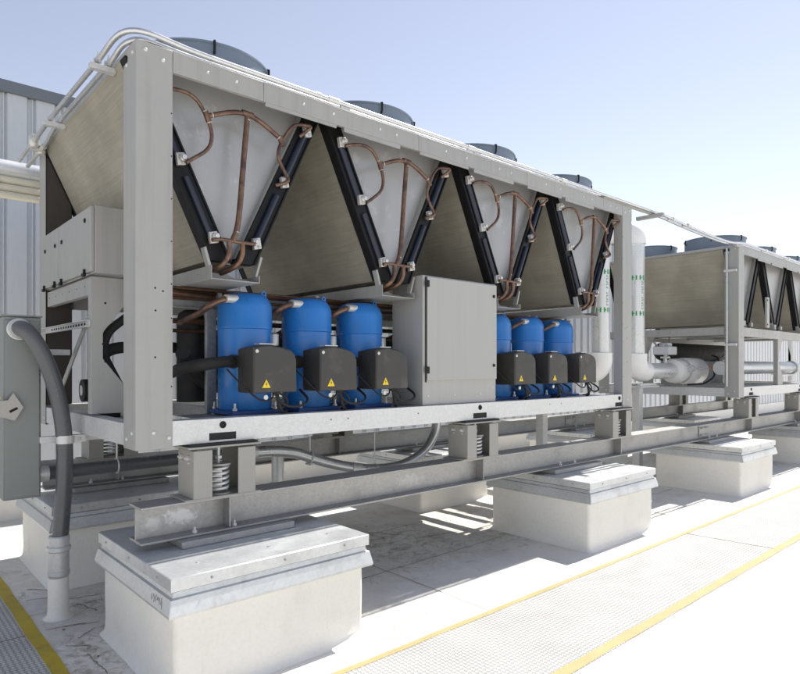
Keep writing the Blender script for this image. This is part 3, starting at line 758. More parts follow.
    for xx in (.014, L_ - .06) if near else (.014,):
        q = MB(); q.box(x(xx), x(xx + .046), .975 if near else .215, W_ - .215, .955, 1.075); b = q.build('side_beam', P, t, .003)
        hh = MB()
        for k in range(6): hh.bolt((x(xx), 1.06 + .2 * k, 1.02), (-1, 0, 0), .007, .0012)
        hh.build('beam_hole', M['hole'], b)
        q = MB(); q.slab([(x(xx + .02), 1.00, .82), (x(xx + .02), 1.09, .82), (x(xx + .02), 2.05, .15), (x(xx + .02), 1.96, .15)] if near else [(x(.06), 1.45, .95), (x(.13), 1.45, .95), (x(2.0), 1.45, .13), (x(1.92), 1.45, .13)], (.012, 0, 0) if near else (0, .012, 0)); q.build('diagonal_brace', P, t, .002)
    q = MB(); q.box(x(.22), x(L_ - .22), W_ - .16, W_ - .11, .95, 1.07); q.build('rear_beam', P, t, .003)
    if near:
        q = MB(); q.box(x(.28), x(L_ - .3), .74, .79, .885, .99); q.box(x(.28), x(L_ - .3), .70, .739, .885, .892); q.build('pipe_rail', M['galv_dk'], t, .003)
        q = MB()
        for a in (.72, 2.05, 3.45, 5.0): q.box(x(a), x(a + .075), .66, .70, .124, .884)
        q.build('strut_upright', M['galv_dk'], t, .003)
    else:
        q = MB(); q.box(x(.2135), x(L_ - .2135), .012, .07, .93, 1.07); b = q.build('front_beam', P, t, .003)
        for a in (1.8, 3.5): leg(x(a), .02)
        hh = MB()
        for k in range(8): hh.bolt((x(.5 + .6 * k), .012, 1.0), (0, -1, 0), .008, .0012)
        hh.build('beam_hole', M['hole'], b)
        q = MB()
        for a, yy in ((.5, 1.3), (.9, .5), (1.6, .6)): q.tube([(x(a), yy, .99), (x(a), yy, .70), (x(a + .3), yy + .2, .62)], .012, 8, .05)
        q.build('copper_pipe', M['copper'], t)
        q = MB(); q.box(x(1.12), x(1.24), -.03, .005, 1.10, 1.60); o = q.build('sensor_box', M['paint_lt'], t, .005)
        q = MB(); q.bolt((x(1.14), -.03, 1.55), (0, -1, 0), .014, .01); q.bolt((x(1.14), -.03, 1.15), (0, -1, 0), .014, .01); q.build('box_latch', M['black'], o)
    # evaporator shell
    ey, ez, er = (1.62, .50, .27) if near else (1.72, .74, .17)
    e0, e1 = (1.15, 4.6) if near else (1.1, 3.9)
    q = MB(); q.lathe(ey, ez, [(.10, x(e0 - .05)), (er * .8, x(e0 - .03)), (er, x(e0 + .03)), (er, x(e1 - .03)), (er * .8, x(e1 + .03)), (.1, x(e1 + .05))], 28, axis='x')
    q.build('evaporator_shell', M['rubber'], t)
    q = MB()
    for a in (e0 + .4, e1 - .5): q.box(x(a), x(a + .08), ey - .2, ey + .2, .12, ez - er * .8)
    q.build('shell_saddle', M['galv_dk'], t)
    if near:
        # black foam insulated suction lines at the left
        q = MB()
        q.tube([(x(.74), .98, .20), (x(.74), .98, .82)], .105, 18); q.lathe(x(.74), .98, [(.105, .82), (.09, .87), (.05, .895)], 18)
        q.tube([(x(.50), .55, .56), (x(.62), .70, .44), (x(.90), .98, .30), (x(1.2), 1.4, .35)], .052, 14, .15)
        q.tube([(x(.30), 1.0, .84), (x(.155), 1.0, .72), (x(.12), 1.0, .63), (x(.12), 1.0, .54), (x(.18), 1.0, .42), (x(.29), 1.0, .20)], .030, 12, .06)
        q.tube([(x(.12), 1.10, .20), (x(.12), 1.10, .50), (x(.18), 1.10, .60), (x(.55), 1.10, .62), (x(.95), 1.3, .60)], .042, 14, .12)
        q.tube([(x(.66), .265, .497), (x(.52), .24, .485), (x(.44), .27, .47), (x(.42), .42, .45), (x(.52), .8, .42)], .038, 14, .09)
        q.build('insulated_suction_line', M['rubber'], t)
        q = MB(); q.lathe(1.50, .285, [(.085, x(.11)), (.085, x(.35))], 20, axis='x'); q.lathe(1.10, .285, [(.06, x(.35)), (.06, x(.5))], 16, axis='x'); o = q.build('pump_motor', M['rubber'], t)
        q = MB(); q.lathe(1.50, .285, [(.04, x(.108)), (.04, x(.104))], 16, axis='x'); q.build('motor_plate', M['fitting'], o)
        q = MB()
        for z, y, r in ((.995, .64, .018), (.945, .63, .014), (1.005, .56, .011), (.80, .85, .02), (.73, .88, .014)): q.tube([(x(.34), y, z), (x(5.2), y, z)], r, 10)
        q.tube([(x(.28), .34, 1.06), (x(.26), .40, 1.0), (x(.30), .5, .965), (x(.75), .60, .955)], .02, 10, .06)
        for k in range(4):
            a = APEX + PITCH * k; q.tube([(x(a - .02), .5, 1.06), (x(a + .0), .60, 1.045), (x(a + .25), .63, .995)], .016, 10, .06)
        for a in (1.6, 2.9, 4.1): q.tube([(x(a), .64, .995), (x(a + .05), .66, .88), (x(a + .05), 1.1, .80), (x(a), 1.4, .70)], .014, 8, .06)
        q.build('copper_header', M['copper_dk'], t)
        q = MB()
        for a in (.78, 1.62, 2.2, 3.7, 4.45): q.box(x(a), x(a + .03), .60, .735, .93, 1.04)
        q.build('pipe_clip', M['galv_dk'], t)
        # compressors
        def compressor(a):
            cx_, cy_ = x(a), .43
            q = MB()
            q.lathe(cx_, cy_, [(.180, .166), (.186, .180), (.186, .725), (.192, .732), (.192, .745), (.190, .75), (.189, .885), (.183, .91), (.165, .945), (.142, .968), (.12, .978), (.05, .983)], 36)
            q.lathe(cx_ - .115, cy_ - .04, [(.040, .90), (.040, .955), (.03, .968)], 14)
            c = q.build('compressor', M['blue'], t, angle=28)
            q = MB(); q.box(cx_ - .185, cx_ + .185, cy_ - .185, cy_ + .185, .136, .1655)
            q.build('foot_plate', M['blue_dk'], c, .004)
            q = MB()
            for dx in (-.155, .155):
                for dy in (-.155, .155): q.lathe(cx_ + dx, cy_ + dy, [(.020, .124), (.024, .130), (.020, .1355)], 12); q.lathe(cx_ + dx, cy_ + dy, [(.017, .166), (.017, .182), (.009, .183), (.009, .215)], 6)
            q.build('foot_bolt', M['fitting'], c)
            q = MB(); q.prism([(cx_ + .10, .955), (cx_ + .145, .945), (cx_ + .143, 1.0), (cx_ + .125, 1.012), (cx_ + .107, 1.0)], 'y', cy_ - .05, cy_ - .043); q.build('lifting_lug', M['blue'], c)
            q = MB(); q.lathe(cx_ + .125, .99, [(.008, cy_ - .0505), (.008, cy_ - .052)], 8, axis='y'); q.build('lug_hole', M['hole'], c)
            q = MB(); q.tube([(cx_ - .125, cy_ - .085, .930), (cx_ - .215, cy_ - .115, .925), (cx_ - .30, cy_ - .09, .88), (cx_ - .33, cy_ + .0, .83), (cx_ - .33, cy_ + .35, .78)], .021, 12, .07); q.build('discharge_pipe', M['copper'], c)
            q = MB(); q.tube([(cx_ - .115, cy_ - .10, .930), (cx_ - .205, cy_ - .115, .927)], .029, 12); q.build('discharge_union', M['fitting'], c)
            q = MB(); q.tube([(cx_ - .105, cy_ - .085, .50), (cx_ - .205, cy_ - .168, .50), (cx_ - .27, cy_ - .16, .495), (cx_ - .285, cy_ - .05, .485), (cx_ - .29, cy_ + .25, .45)], .038, 14, .07); q.tube([(cx_ - .148, cy_ - .122, .50), (cx_ - .163, cy_ - .134, .50)], .047, 16)
            q.build('suction_pipe', M['rubber'], c)
            q = MB(); q.lathe(cx_ + .215, cy_ - .03, [(.035, .62), (.037, .63), (.037, .70), (.034, .705)], 14); q.tube([(cx_ + .215, cy_ - .03, .66), (cx_ + .17, cy_, .66)], .015, 8); q.build('oil_sight_cap', M['fitting'], c)
            # terminal cover
            bx0, bx1, z0, z1 = cx_ - .145, cx_ + .185, .292, .612
            q = MB()
            front = [(bx0, z0), (bx1, z0), (bx1 - .004, z1 - .10), (bx1 - .016, z1 - .062), (bx1 - .045, z1 - .035), (bx1 - .10, z1 - .018), (bx0 + .12, z1), (bx0 + .05, z1 - .006), (bx0, z1 - .018)]
            mid = [(cx_ + .02 + (p - cx_ - .02) * 1.0, z) for p, z in front]
            bk = [(cx_ + .02 + (p - cx_ - .02) * .96, z0 + (z - z0) * .96) for p, z in front]
            q.loft([[(p, yy, z) for p, z in pr] for yy, pr in ((.030, [(cx_ + .02 + (p - cx_ - .02) * .95, z0 + .006 + (z - z0) * .955) for p, z in front]), (.042, mid), (.16, mid), (.265, bk))])
            tb = q.build('terminal_box', M['plastic'], c, .004, angle=30)
            q = MB(); tx, tz = cx_ - .055, .352
            q.prism([(tx - .031, tz - .026), (tx + .031, tz - .026), (tx, tz + .030)], 'y', .0272, .0295); q.build('warning_triangle', M['yellow'], c)
            q = MB(); q.prism([(tx + .003, tz + .016), (tx - .006, tz - .004), (tx + .001, tz - .004), (tx - .003, tz - .020), (tx + .007, tz + .001), (tx + .0, tz + .001)], 'y', .0262, .0271)
            q.build('warning_mark', M['ink'], c)
            q = MB(); q.lathe(bx0 + .022, z1 - .045, [(.012, .033), (.012, .026)], 10, axis='y'); q.lathe(bx0 + .10, z0 - .03, [(.016, .06), (.016, .05)], 10, axis='y'); q.box(bx0 + .05, bx0 + .16, .045, .12, z1 + .001, z1 + .007)
            q.build('cover_screw', M['fitting'], c)
            q = MB()
            q.tube([(cx_ + .03, .06, .30), (cx_ + .035, .045, .25), (cx_ + .09, .03, .205), (cx_ + .16, .04, .19), (cx_ + .26, .05, .20), (cx_ + .315, .09, .24), (cx_ + .325, .22, .30)], .009, 8, .05)
            q.tube([(cx_ + .045, .07, .30), (cx_ + .05, .05, .235), (cx_ + .06, .045, .18), (cx_ + .10, .08, .155), (cx_ + .2, .2, .15)], .012, 8, .05)
            q.tube([(cx_ + .02, .07, .30), (cx_ + .015, .06, .26), (cx_ - .03, .055, .235), (cx_ - .10, .06, .25), (cx_ - .2, .12, .36), (cx_ - .25, .2, .45)], .006, 8, .05)
            q.tube([(cx_ + .05, .08, .30), (cx_ + .09, .05, .27), (cx_ + .13, .05, .225), (cx_ + .07, .05, .185), (cx_ + .02, .06, .165)], .007, 8, .04)
            q.tube([(cx_ + .035, .05, .285), (cx_ + .035, .05, .30)], .022, 10)
            q.build('power_cable', M['rubber'], c)
            return c
        c0 = compressor(.90)
        for a in (1.42, 1.93, 3.62, 4.17, 4.72): cp(c0, (a - .90, 0, 0))
        # main control cabinet
        xa, xb, ya, yb, za, zb_ = x(2.29), x(3.215), .05, .43, .1465, 1.215
        q = MB(); q.box(xa, xb, ya, yb, za, zb_); cb = q.build('control_cabinet', M['paint_lt'], t, .006)
        q = MB(); q.box(xa + .035, xb - .012, ya - .022, ya - .001, za + .205, zb_ - .012); q.build('cabinet_door', M['paint_lt'], cb, .005)
        q = MB()
        for z in (zb_ - .07, za + .29): q.box(xa + .006, xa + .052, ya - .030, ya - .0225, z - .028, z + .028)
        q.build('door_hinge', M['black'], cb, .003)
        q = MB(); q.box(xa + .027, xa + .034, ya - .010, ya - .0005, za + .19, zb_ - .012); q.build('hinge_gap', M['hole'], cb)
        q = MB()
        for z in (zb_ - .115, za + .33): q.lathe(xb - .055, z, [(.014, ya - .022), (.014, ya - .030), (.006, ya - .031)], 14, axis='y')
        q.build('door_lock', M['black'], cb)
        q = MB()
        for a in (.03, .35, .68): q.bolt((xa + a + .03, ya, za + .08), (0, -1, 0), .009, .005)
        q.bolt((xb - .05, ya, za + .13), (0, -1, 0), .009, .005); q.build('cabinet_bolt', M['galv'], cb)
        q = MB(); q.box(xa + .12, xb - .2, .2, .4, zb_ + .001, zb_ + .02); q.build('cabinet_lid', M['galv_dk'], cb)
        # end cabinet on the left
        q = MB(); q.box(x(.012), x(.235), .815, 2.17, 1.092, 1.54); jc = q.build('end_cabinet', M['paint'], t, .005)
        for a, b_ in ((.822, 1.66), (1.672, 2.163)):
            q = MB(); q.box(x(-.012), x(.0105), a, b_, 1.10, 1.532); d_ = q.build('cabinet_door', M['paint'], jc, .004)
        q = MB()
        for y, z in ((.95, 1.455), (1.56, 1.40), (1.76, 1.40), (2.08, 1.40)): q.lathe(y, z, [(.016, x(-.012)), (.016, x(-.02)), (.007, x(-.021))], 12, axis='x')
        for y in (.95, 1.56, 1.76, 2.10): q.box(x(-.032), x(-.0125), y - .025, y + .025, 1.075, 1.098); q.box(x(-.026), x(-.013), y - .012, y + .012, 1.0985, 1.125)
        q.build('door_latch', M['black'], jc, .003)
        # slotted strut between leg and rear post
        q = MB(); q.box(x(-.022), x(.008), .905, 2.34, .735, .74); q.box(x(-.022), x(.008), .905, 2.34, .775, .78); q.box(x(.003), x(.008), .905, 2.34, .7405, .7745); o = q.build('slotted_strut', M['galv'], t)
        q = MB()
        for k in range(14): q.box(x(.0015), x(.0026), 1.0 + .07 * k, 1.035 + .07 * k, .750, .766)
        q.build('strut_slot', M['hole'], o)
    return t
make_chiller(0, True)
far = make_chiller(C2, False)

exec_later = []
# ------------------------------------------------------------------ conduits along the top of the near chiller
def pipe_thing(name, label, cat, origin, parts, group=None):
    t = thing(name, *origin, label, cat, group)
    for nm, m, mb in parts: mb.build(nm, m, t)
    return t
a = MB(); a.tube([(-.10, 2.60, 2.25), (-.10, 1.5, 2.292), (-.10, .30, 2.288), (-.075, .06, 2.352), (.03, -.022, 2.372), (.28, -.024, 2.345), (.6, -.024, 2.342), (6.0, -.024, 2.347)], .0165, 12, .14)
b = MB()
for xx in (1.3, 2.75, 4.15): b.tube([(xx, -.022, 2.346), (xx + .09, -.022, 2.346)], .0215, 12); b.tube([(xx - .1, -.022, 2.346), (xx - .06, -.022, 2.346)], .020, 6)
pipe_thing('conduit', 'outer zinc conduit along the left top edge and front top edge of the near chiller', 'conduit', (0, 0, H_), (('conduit_tube', M['steel_tube'], a), ('coupling', M['galv'], b)), 'zinc conduits on the chiller tops')
a = MB(); a.tube([(-.04, 2.60, 2.215), (-.04, 1.90, 2.235), (-.04, 1.62, 2.288), (-.04, .26, 2.286), (-.025, .13, 2.335), (.05, .055, 2.36), (.32, .05, 2.343), (6.0, .05, 2.347)], .0165, 12, .08)
b = MB()
for xx in (1.45, 2.9, 4.3): b.tube([(xx, .05, 2.346), (xx + .09, .05, 2.346)], .0215, 12)
pipe_thing('conduit', 'inner zinc conduit beside the top edge of the near chiller, kinked at the left end', 'conduit', (0, .1, H_), (('conduit_tube', M['steel_tube'], a), ('coupling', M['galv'], b)), 'zinc conduits on the chiller tops')
for y, z, lb in ((.36, 2.27, 'zinc strut with conduit clamps at the top front corner of the near chiller'), (1.52, 2.27, 'zinc strut with conduit clamps halfway along the left top edge of the near chiller')):
    t = thing('conduit_support', -.03, y, z, lb, 'bracket', 'strut brackets holding conduits')
    q = MB(); q.box(-.145, -.001, y - .022, y + .022, 2.236, 2.269); q.build('strut', M['galv'], t, .002)
    q = MB()
    for xx in (-.10, -.04):
        q.ring((xx, y, 2.288), (0, 1, 0), .019, .005, 16, 6); q.cyl((xx + .004, y, 2.30), (xx + .004, y, 2.345), .007, 6); q.lathe(xx + .004, y, [(.011, 2.312), (.011, 2.325)], 6)
    q.build('pipe_clamp', M['galv'], t)
t = thing('conduit_fitting', -.07, 2.05, 2.25, 'cluster of pale conduit fittings where the two conduits meet at the rear top corner', 'conduit fitting')
q = MB()
q.lathe(-.10, 2.05, [(.026, 2.22), (.040, 2.24), (.040, 2.30), (.026, 2.32)], 12); q.lathe(-.04, 2.10, [(.026, 2.19), (.036, 2.205), (.036, 2.25), (.026, 2.265)], 12)
q.tube([(-.10, 2.16, 2.266), (-.10, 1.95, 2.276)], .025, 10); q.tube([(-.04, 2.2, 2.226), (-.04, 2.0, 2.232)], .024, 10); q.box(-.12, -.02, 2.06, 2.09, 2.20, 2.23)
q.build('fitting_body', M['fitting'], t, split=False)
# strut arm and bridge to the far chiller
t = thing('conduit_support', 5.7, 0, H_, 'long strut arm with a cross piece carrying conduits off the near chiller right end', 'bracket', 'strut brackets holding conduits')
q = MB(); q.box(5.0, 6.28, -.006, .034, H_ + .002, H_ + .042); q.build('strut', M['paint_lt'], t, .003)
q = MB(); q.box(6.10, 6.15, -.14, .20, H_ - .042, H_ + .001); q.build('cross_strut', M['paint_lt'], t, .003)
a = MB()
for dy, dz in ((-.022, 0), (.05, .004)):
    a = MB(); a.tube([(6.002, dy, 2.347 + dz), (6.5, dy, 2.35 + dz), (7.0, dy + .01, 2.325 + dz), (7.9, dy - .01, 2.285 + dz), (8.55, dy, 2.29 + dz), (8.95, dy - .012, 2.345), (9.4, dy - .012, 2.347), (14.4, dy - .012, 2.347)], .0165, 10, .3)
    b = MB()
    for xx in (6.62, 7.05): b.tube([(xx, dy, 2.345 + dz - (.015 if xx > 7 else 0)), (xx + .1, dy, 2.338 + dz - (.018 if xx > 7 else 0))], .022, 10)
    for xx in (9.9, 11.0, 12.2): b.tube([(xx, dy - .012, 2.347), (xx + .1, dy - .012, 2.347)], .022, 10)
    pipe_thing('conduit', ('front' if dy < 0 else 'rear') + ' conduit of the pair bridging the gap between both chillers at roof height', 'conduit', (7.5, 0, H_), (('conduit_tube', M['steel_tube'], a), ('coupling', M['galv'], b)), 'zinc conduits on the chiller tops')
t = thing('conduit', C2 - .03, .10, .2, 'thin vertical conduit clamped to the side of the far chiller corner post', 'conduit', 'zinc conduits on the chiller tops')
q = MB(); q.tube([(C2 - .03, .16, 2.28), (C2 - .03, .16, .16)], .016, 10); q.build('conduit_tube', M['steel_tube'], t)
q = MB(); 
for z in (1.93, .80): q.box(C2 - .052, C2 - .001, .02, .20, z - .018, z + .018)
q.build('pipe_clamp', M['galv'], t, .002)
t = thing('conduit_support', C2 + .02, 0, H_, 'short strut under the conduits at the far chiller top corner', 'bracket', 'strut brackets holding conduits')
q = MB(); q.box(C2 - .20, C2 + .02, -.04, .0, H_ - .055, H_ - .015); q.build('strut', M['paint_lt'], t, .003)

# ------------------------------------------------------------------ insulated pipes
def vpipe(px, py, label, right):
    t = thing('insulated_pipe', px, py, ROOF, label, 'pipe', 'white jacketed vertical pipes')
    r = .128
    q = MB(); q.lathe(px, py, [(r, .58), (r, 2.42)], 28); b = q.build('pipe_jacket', M['jacket'], t)
    q = MB()
    d = (1, 0, 0) if right else (0, 1, 0)
    pts = [(px, py, .66), (px, py, .56)]
    for k in range(9):
        an = R(90 * k / 8); o = .17 * (1 - math.cos(an)); pts.append((px + d[0] * o, py + d[1] * o, .56 - .17 * math.sin(an)))
    pts.append((px + d[0] * .27, py + d[1] * .27, .39))
    q.tube(pts, .165, 24); q.build('elbow_cover', M['pvc'], t)
    q = MB(); q.ring((px, py, .655), (0, 0, 1), .158, .012, 28, 8); q.build('elbow_collar', M['pvc'], t)
    q = MB(); pts = [(px, py, 2.36)]
    for k in range(9):
        an = R(90 * k / 8); pts.append((px, py + .17 * (1 - math.cos(an)), 2.42 + .17 * math.sin(an)))
    pts.append((px, py + .5, 2.59)); q.tube(pts, .155, 24); q.build('elbow_cover', M['pvc'], t)
    q = MB(); q.cyl((px, py + .5, 2.59), (px, WY + .02, 2.59), r, 24); q.build('pipe_jacket', M['jacket'], t)
    # green banding tape: rows of dashes and a column of small strokes
    q = MB(); an0 = math.atan2(-3.6 - py, -1.21 - px)
    def patch(a0, a1, z0, z1):
        n = 3; rr = r + .0015
        lo = [(px + rr * math.cos(a0 + (a1 - a0) * k / n), py + rr * math.sin(a0 + (a1 - a0) * k / n)) for k in range(n + 1)]
        for k in range(n):
            (xa, ya), (xb, yb) = lo[k], lo[k + 1]
            q.slab([(xa, ya, z0), (xb, yb, z0), (xb, yb, z1), (xa, ya, z1)], ((xa - px) * .008, (ya - py) * .008, 0))
    for zc in (1.83, 1.28):
        for k in range(14):
            a_ = k * 2 * math.pi / 14; patch(a_, a_ + .17, zc - .035, zc + .035)
            if k % 2: patch(a_ + .18, a_ + .30, zc - .008, zc + .010)
    for k in range(11):
        zc = 1.345 + k * .041
        if k != 5:
            patch(an0 + .72, an0 + .80, zc, zc + .026); 
            if k % 2: patch(an0 + .80, an0 + .98, zc + .016, zc + .024)
            else: patch(an0 + .80, an0 + .95, zc, zc + .008)
    q.build('green_banding', M['green'], t, split=False)
    return t
vpipe(6.98, 1.2, 'vertical jacketed pipe with green bands, seen left of the near chiller right post', False)
vpipe(7.93, 1.15, 'vertical jacketed pipe with green bands, right of the near chiller right post', True)
t = thing('pipe_stand', 7.95, 1.15, ROOF, 'galvanised square stand with a top plate holding up the right pipe elbow', 'stand', 'galvanised pipe stands')
q = MB(); q.box(7.90, 8.02, 1.08, 1.20, ROOF + .016, .14); q.build('post', M['galv'], t, .006)
q = MB(); q.box(7.75, 8.35, .98, 1.32, .141, .165); q.box(7.78, 8.30, 1.0, 1.05, .166, .205); q.build('top_plate', M['galv'], t, .003)
q = MB(); q.box(7.8, 8.12, 1.0, 1.28, ROOF, ROOF + .015); q.build('foot_plate', M['galv'], t, .003)
t = thing('pipe_stand', 4.95, .78, ROOF, 'short galvanised post below the near chiller base right of mid length', 'stand', 'galvanised pipe stands')
q = MB(); q.box(4.90, 5.0, .73, .83, ROOF + .012, -.003); q.build('post', M['galv'], t, .006)
q = MB(); q.box(4.82, 5.08, .65, .91, ROOF, ROOF + .0115); q.build('foot_plate', M['galv'], t)
# horizontal chilled water run into the far chiller
t = thing('insulated_pipe', 9.5, 1.15, .39, 'horizontal white jacketed pipe with flanged barrel entering the far chiller', 'pipe', 'white jacketed horizontal pipes')
q = MB(); q.lathe(1.15, .39, [(.128, 8.205), (.128, 9.2)], 26, axis='x'); q.build('pipe_jacket', M['jacket'], t)
q = MB(); q.lathe(1.15, .39, [(.13, 9.12), (.20, 9.16), (.215, 9.3), (.19, 9.42), (.19, 9.5), (.225, 9.55), (.225, 10.1), (.19, 10.15)], 26, axis='x'); b = q.build('valve_cover', M['pvc'], t)
q = MB(); q.ring((9.46, 1.15, .39), (1, 0, 0), .20, .012, 24, 6); q.build('cover_strap', M['galv'], b)
q = MB(); q.lathe(.90, .43, [(.06, 9.28), (.06, 9.36)], 14, axis='x'); q.tube([(9.32, .92, .43), (9.36, .80, .43), (9.7, .74, .44)], .014, 8); q.build('gauge_stem', M['galv'], t)
q = MB(); q.tube([(9.7, .745, .44), (9.78, .73, .44)], .026, 10); q.build('gauge_plug', M['orange'], t)
q = MB(); q.tube([(9.78, .73, .44), (9.95, .72, .5), (10.1, .76, .62), (10.15, .9, .66)], .014, 8, .08); q.tube([(9.78, .73, .44), (9.85, .72, .3), (9.6, .8, .17), (9.2, .9, .16)], .014, 8, .1); q.build('sensor_cable', M['rubber'], t)
t = thing('insulated_pipe', 12, .55, .42, 'shiny jacketed pipe behind the far chiller front post, ending in an elbow', 'pipe', 'white jacketed horizontal pipes')
q = MB(); q.lathe(.55, .44, [(.115, 9.6), (.115, 13.2)], 24, axis='x'); q.build('pipe_jacket', M['jacket'], t)
q = MB(); q.tube([(13.15, .55, .44), (13.35, .55, .44), (13.45, .62, .42), (13.5, .8, .40), (13.5, 1.0, .40)], .14, 20, .1); q.build('elbow_cover', M['jacket'], t)
q = MB(); q.tube([(9.9, .44, .27), (9.9, .44, .30)], .05, 8); q.build('jacket_seam_tab', M['green'], t) if False else None
t = thing('valve_actuator', 8.98, 1.25, .55, 'pale grey valve actuator box on a stem above the white pipe', 'valve')
q = MB(); q.lathe(9.02, 1.2, [(.03, .515), (.03, .66)], 12); q.box(8.97, 9.07, 1.14, 1.26, .60, .63); q.build('stem', M['galv'], t)
q = MB(); q.box(8.90, 9.20, 1.08, 1.36, .66, .80); q.build('housing', M['valve'], t, .015)
q = MB(); q.box(9.0, 9.15, 1.14, 1.30, .801, .86); q.lathe(8.96, 1.2, [(.025, .80), (.025, .835)], 10); q.build('cover', M['valve'], t, .01)

# pipe bundle at the upper left, along the wall side
t = thing('pipe_rack', -1.0, 2.9, 2.0, 'bundle of pale lagged pipes under a bright pipe at the left edge, behind the coil', 'pipes')
q = MB(); q.tube([(-3.2, 2.8, 2.215), (.12, 2.8, 2.215)], .075, 18); q.build('upper_pipe', M['jacket'], t)
for z in (2.112, 2.045, 1.978): q = MB(); q.tube([(-3.2, 2.78, z), (.10, 2.78, z)], .034, 14); q.build('lagged_pipe', M['lagging'], t)
q = MB()
for xx in (-2.2, ): q.box(xx, xx + .04, 2.79, WY + .02, 1.925, 1.942); q.box(xx, xx + .04, 2.86, 2.89, 1.943, 2.28)
q.build('rack_bracket', M['galv'], t)
q = MB(); q.box(-.25, -.234, 2.735, 2.745, 2.04, 2.085); q.build('red_mark', M['red'], t)

# ------------------------------------------------------------------ disconnect enclosure and its conduit
t = thing('disconnect_switch', -.37, 1.25, -.45, 'tall grey electrical disconnect box with a plate handle at the left edge', 'electrical box')
q = MB(); q.box(-.447, -.225, 1.20, 1.40, -.425, .80); bx = q.build('enclosure', M['disc'], t, .006)
q = MB(); q.box(-.436, -.236, 1.188, 1.199, -.412, .775); q.build('cover_plate', M['disc'], bx, .004)
q = MB(); q.box(-.458, -.217, 1.19, 1.41, .801, .812); q.build('rain_hood', M['disc'], bx, .003)
q = MB(); q.slab([(-.56, 1.155, .235), (-.425, 1.155, .245), (-.395, 1.155, .295), (-.335, 1.155, .195), (-.385, 1.155, .105), (-.45, 1.155, .13), (-.56, 1.155, .13)], (0, .012, 0)); hp = q.build('handle_plate', M['tan'], t, .003)
q = MB(); q.slab([(-.42, 1.153, .175), (-.375, 1.153, .198), (-.368, 1.153, .185), (-.413, 1.153, .160)], (0, .003, 0)); q.build('handle_slot', M['hole'], hp)
q = MB(); q.tube([(-.485, 1.16, .275), (-.478, 1.17, .29)], .009, 8); q.build('red_flag', M['red'], hp)
q = MB(); q.tube([(-.50, 1.16, .262), (-.468, 1.165, .262)], .008, 8); q.build('yellow_flag', M['yellow'], hp)
q = MB(); q.box(-.44, -.36, 1.168, 1.1875, .15, .22); q.build('handle_hub', M['disc'], hp)
q = MB(); q.ring((-.36, 1.19, -.33), (0, 1, 0), .035, .0025, 20, 5); q.build('knockout', M['disc'], bx)
q = MB()
for z in (.55, -.25): q.box(-.30, .006, 1.402, 1.442, z, z + .04)
q.build('mounting_strut', M['galv'], t)
t = thing('flexible_conduit', -.15, 1.15, ROOF, 'thick dark grey conduit curving from the disconnect box down to the roof', 'conduit')
q = MB(); q.tube([(-.362, 1.185, .718), (-.352, 1.12, .722), (-.322, 1.07, .69), (-.259, 1.055, .585), (-.186, 1.07, .41), (-.130, 1.09, .197), (-.100, 1.10, -.04), (-.100, 1.11, -.31), (-.112, 1.12, -.54), (-.127, 1.125, -.74)], .052, 22, .14); q.build('conduit_tube', M['conduit'], t)
q = MB(); q.tube([(-.362, 1.187, .715), (-.358, 1.15, .717)], .064, 20); q.ring((-.360, 1.165, .716), (.1, 1, 0), .066, .007, 24, 8); q.build('box_connector', M['galv'], t)
q = MB(); q.lathe(-.132, 1.125, [(.060, -.97), (.068, -.955), (.068, -.93), (.064, -.925), (.064, -.80), (.075, -.79), (.075, -.765), (.065, -.755), (.067, -.70), (.060, -.69)], 24); q.build('coupling', M['galv'], t, angle=25)
q = MB(); q.lathe(-.135, 1.125, [(.095, ROOF + .001), (.078, ROOF + .010), (.070, ROOF + .025), (.066, ROOF + .06), (.064, -1.0), (.062, -.972)], 24); q.build('roof_boot', M['membrane'], t)
q = MB(); q.lathe(-.100, 1.10, [(.0535, -.005), (.058, -.005), (.058, -.060), (.0535, -.060)], 24); q.box(-.047, .03, 1.095, 1.105, -.058, -.008); q.bolt((-.01, 1.094, -.033), (0, -1, 0), .012, .012); q.build('strap_clamp', M['galv'], t)
t = thing('conduit_support', -.05, 1.2, -.05, 'zinc strut stub holding the thick grey conduit to the chiller base', 'bracket', 'strut brackets holding conduits')
q = MB(); q.box(-.24, .30, 1.156, 1.197, -.056, -.012); q.build('strut', M['galv'], t, .002)

# ------------------------------------------------------------------ conduits slung under the base
t = thing('underslung_conduit', .3, 1.3, -.25, 'dark pipe slung under the left half of the near chiller base', 'conduit')
q = MB(); q.tube([(-.224, 1.3, -.285), (1.02, 1.3, -.275), (1.12, 1.1, -.25), (1.14, .9, -.222)], .048, 18, .12); q.build('pipe', M['conduit'], t)
q = MB(); q.tube([(-.2235, 1.3, -.285), (-.16, 1.3, -.285)], .057, 18); q.build('coupling', M['galv'], t)
q = MB()
for xx in (.3, .85): q.ring((xx, 1.3, -.28), (1, 0, 0), .052, .006, 20, 6); q.cyl((xx, 1.3, -.23), (xx, 1.3, .02), .007, 6)
q.build('hanger', M['galv'], t)
t = thing('liquid_tight_conduit', 2, .9, -.3, 'light grey flexible conduit sagging under the base and curving up beside the middle isolator', 'conduit')
q = MB(); q.tube([(1.15, .9, -.222), (1.40, .9, -.225), (1.62, .9, -.262), (1.8, .9, -.335), (2.14, .9, -.44), (2.5, .9, -.505), (2.85, .9, -.50), (3.12, .9, -.40), (3.27, .9, -.24), (3.31, .9, -.08), (3.31, .9, .10)], .046, 18, .16); q.build('conduit_tube', M['steel_tube'], t)
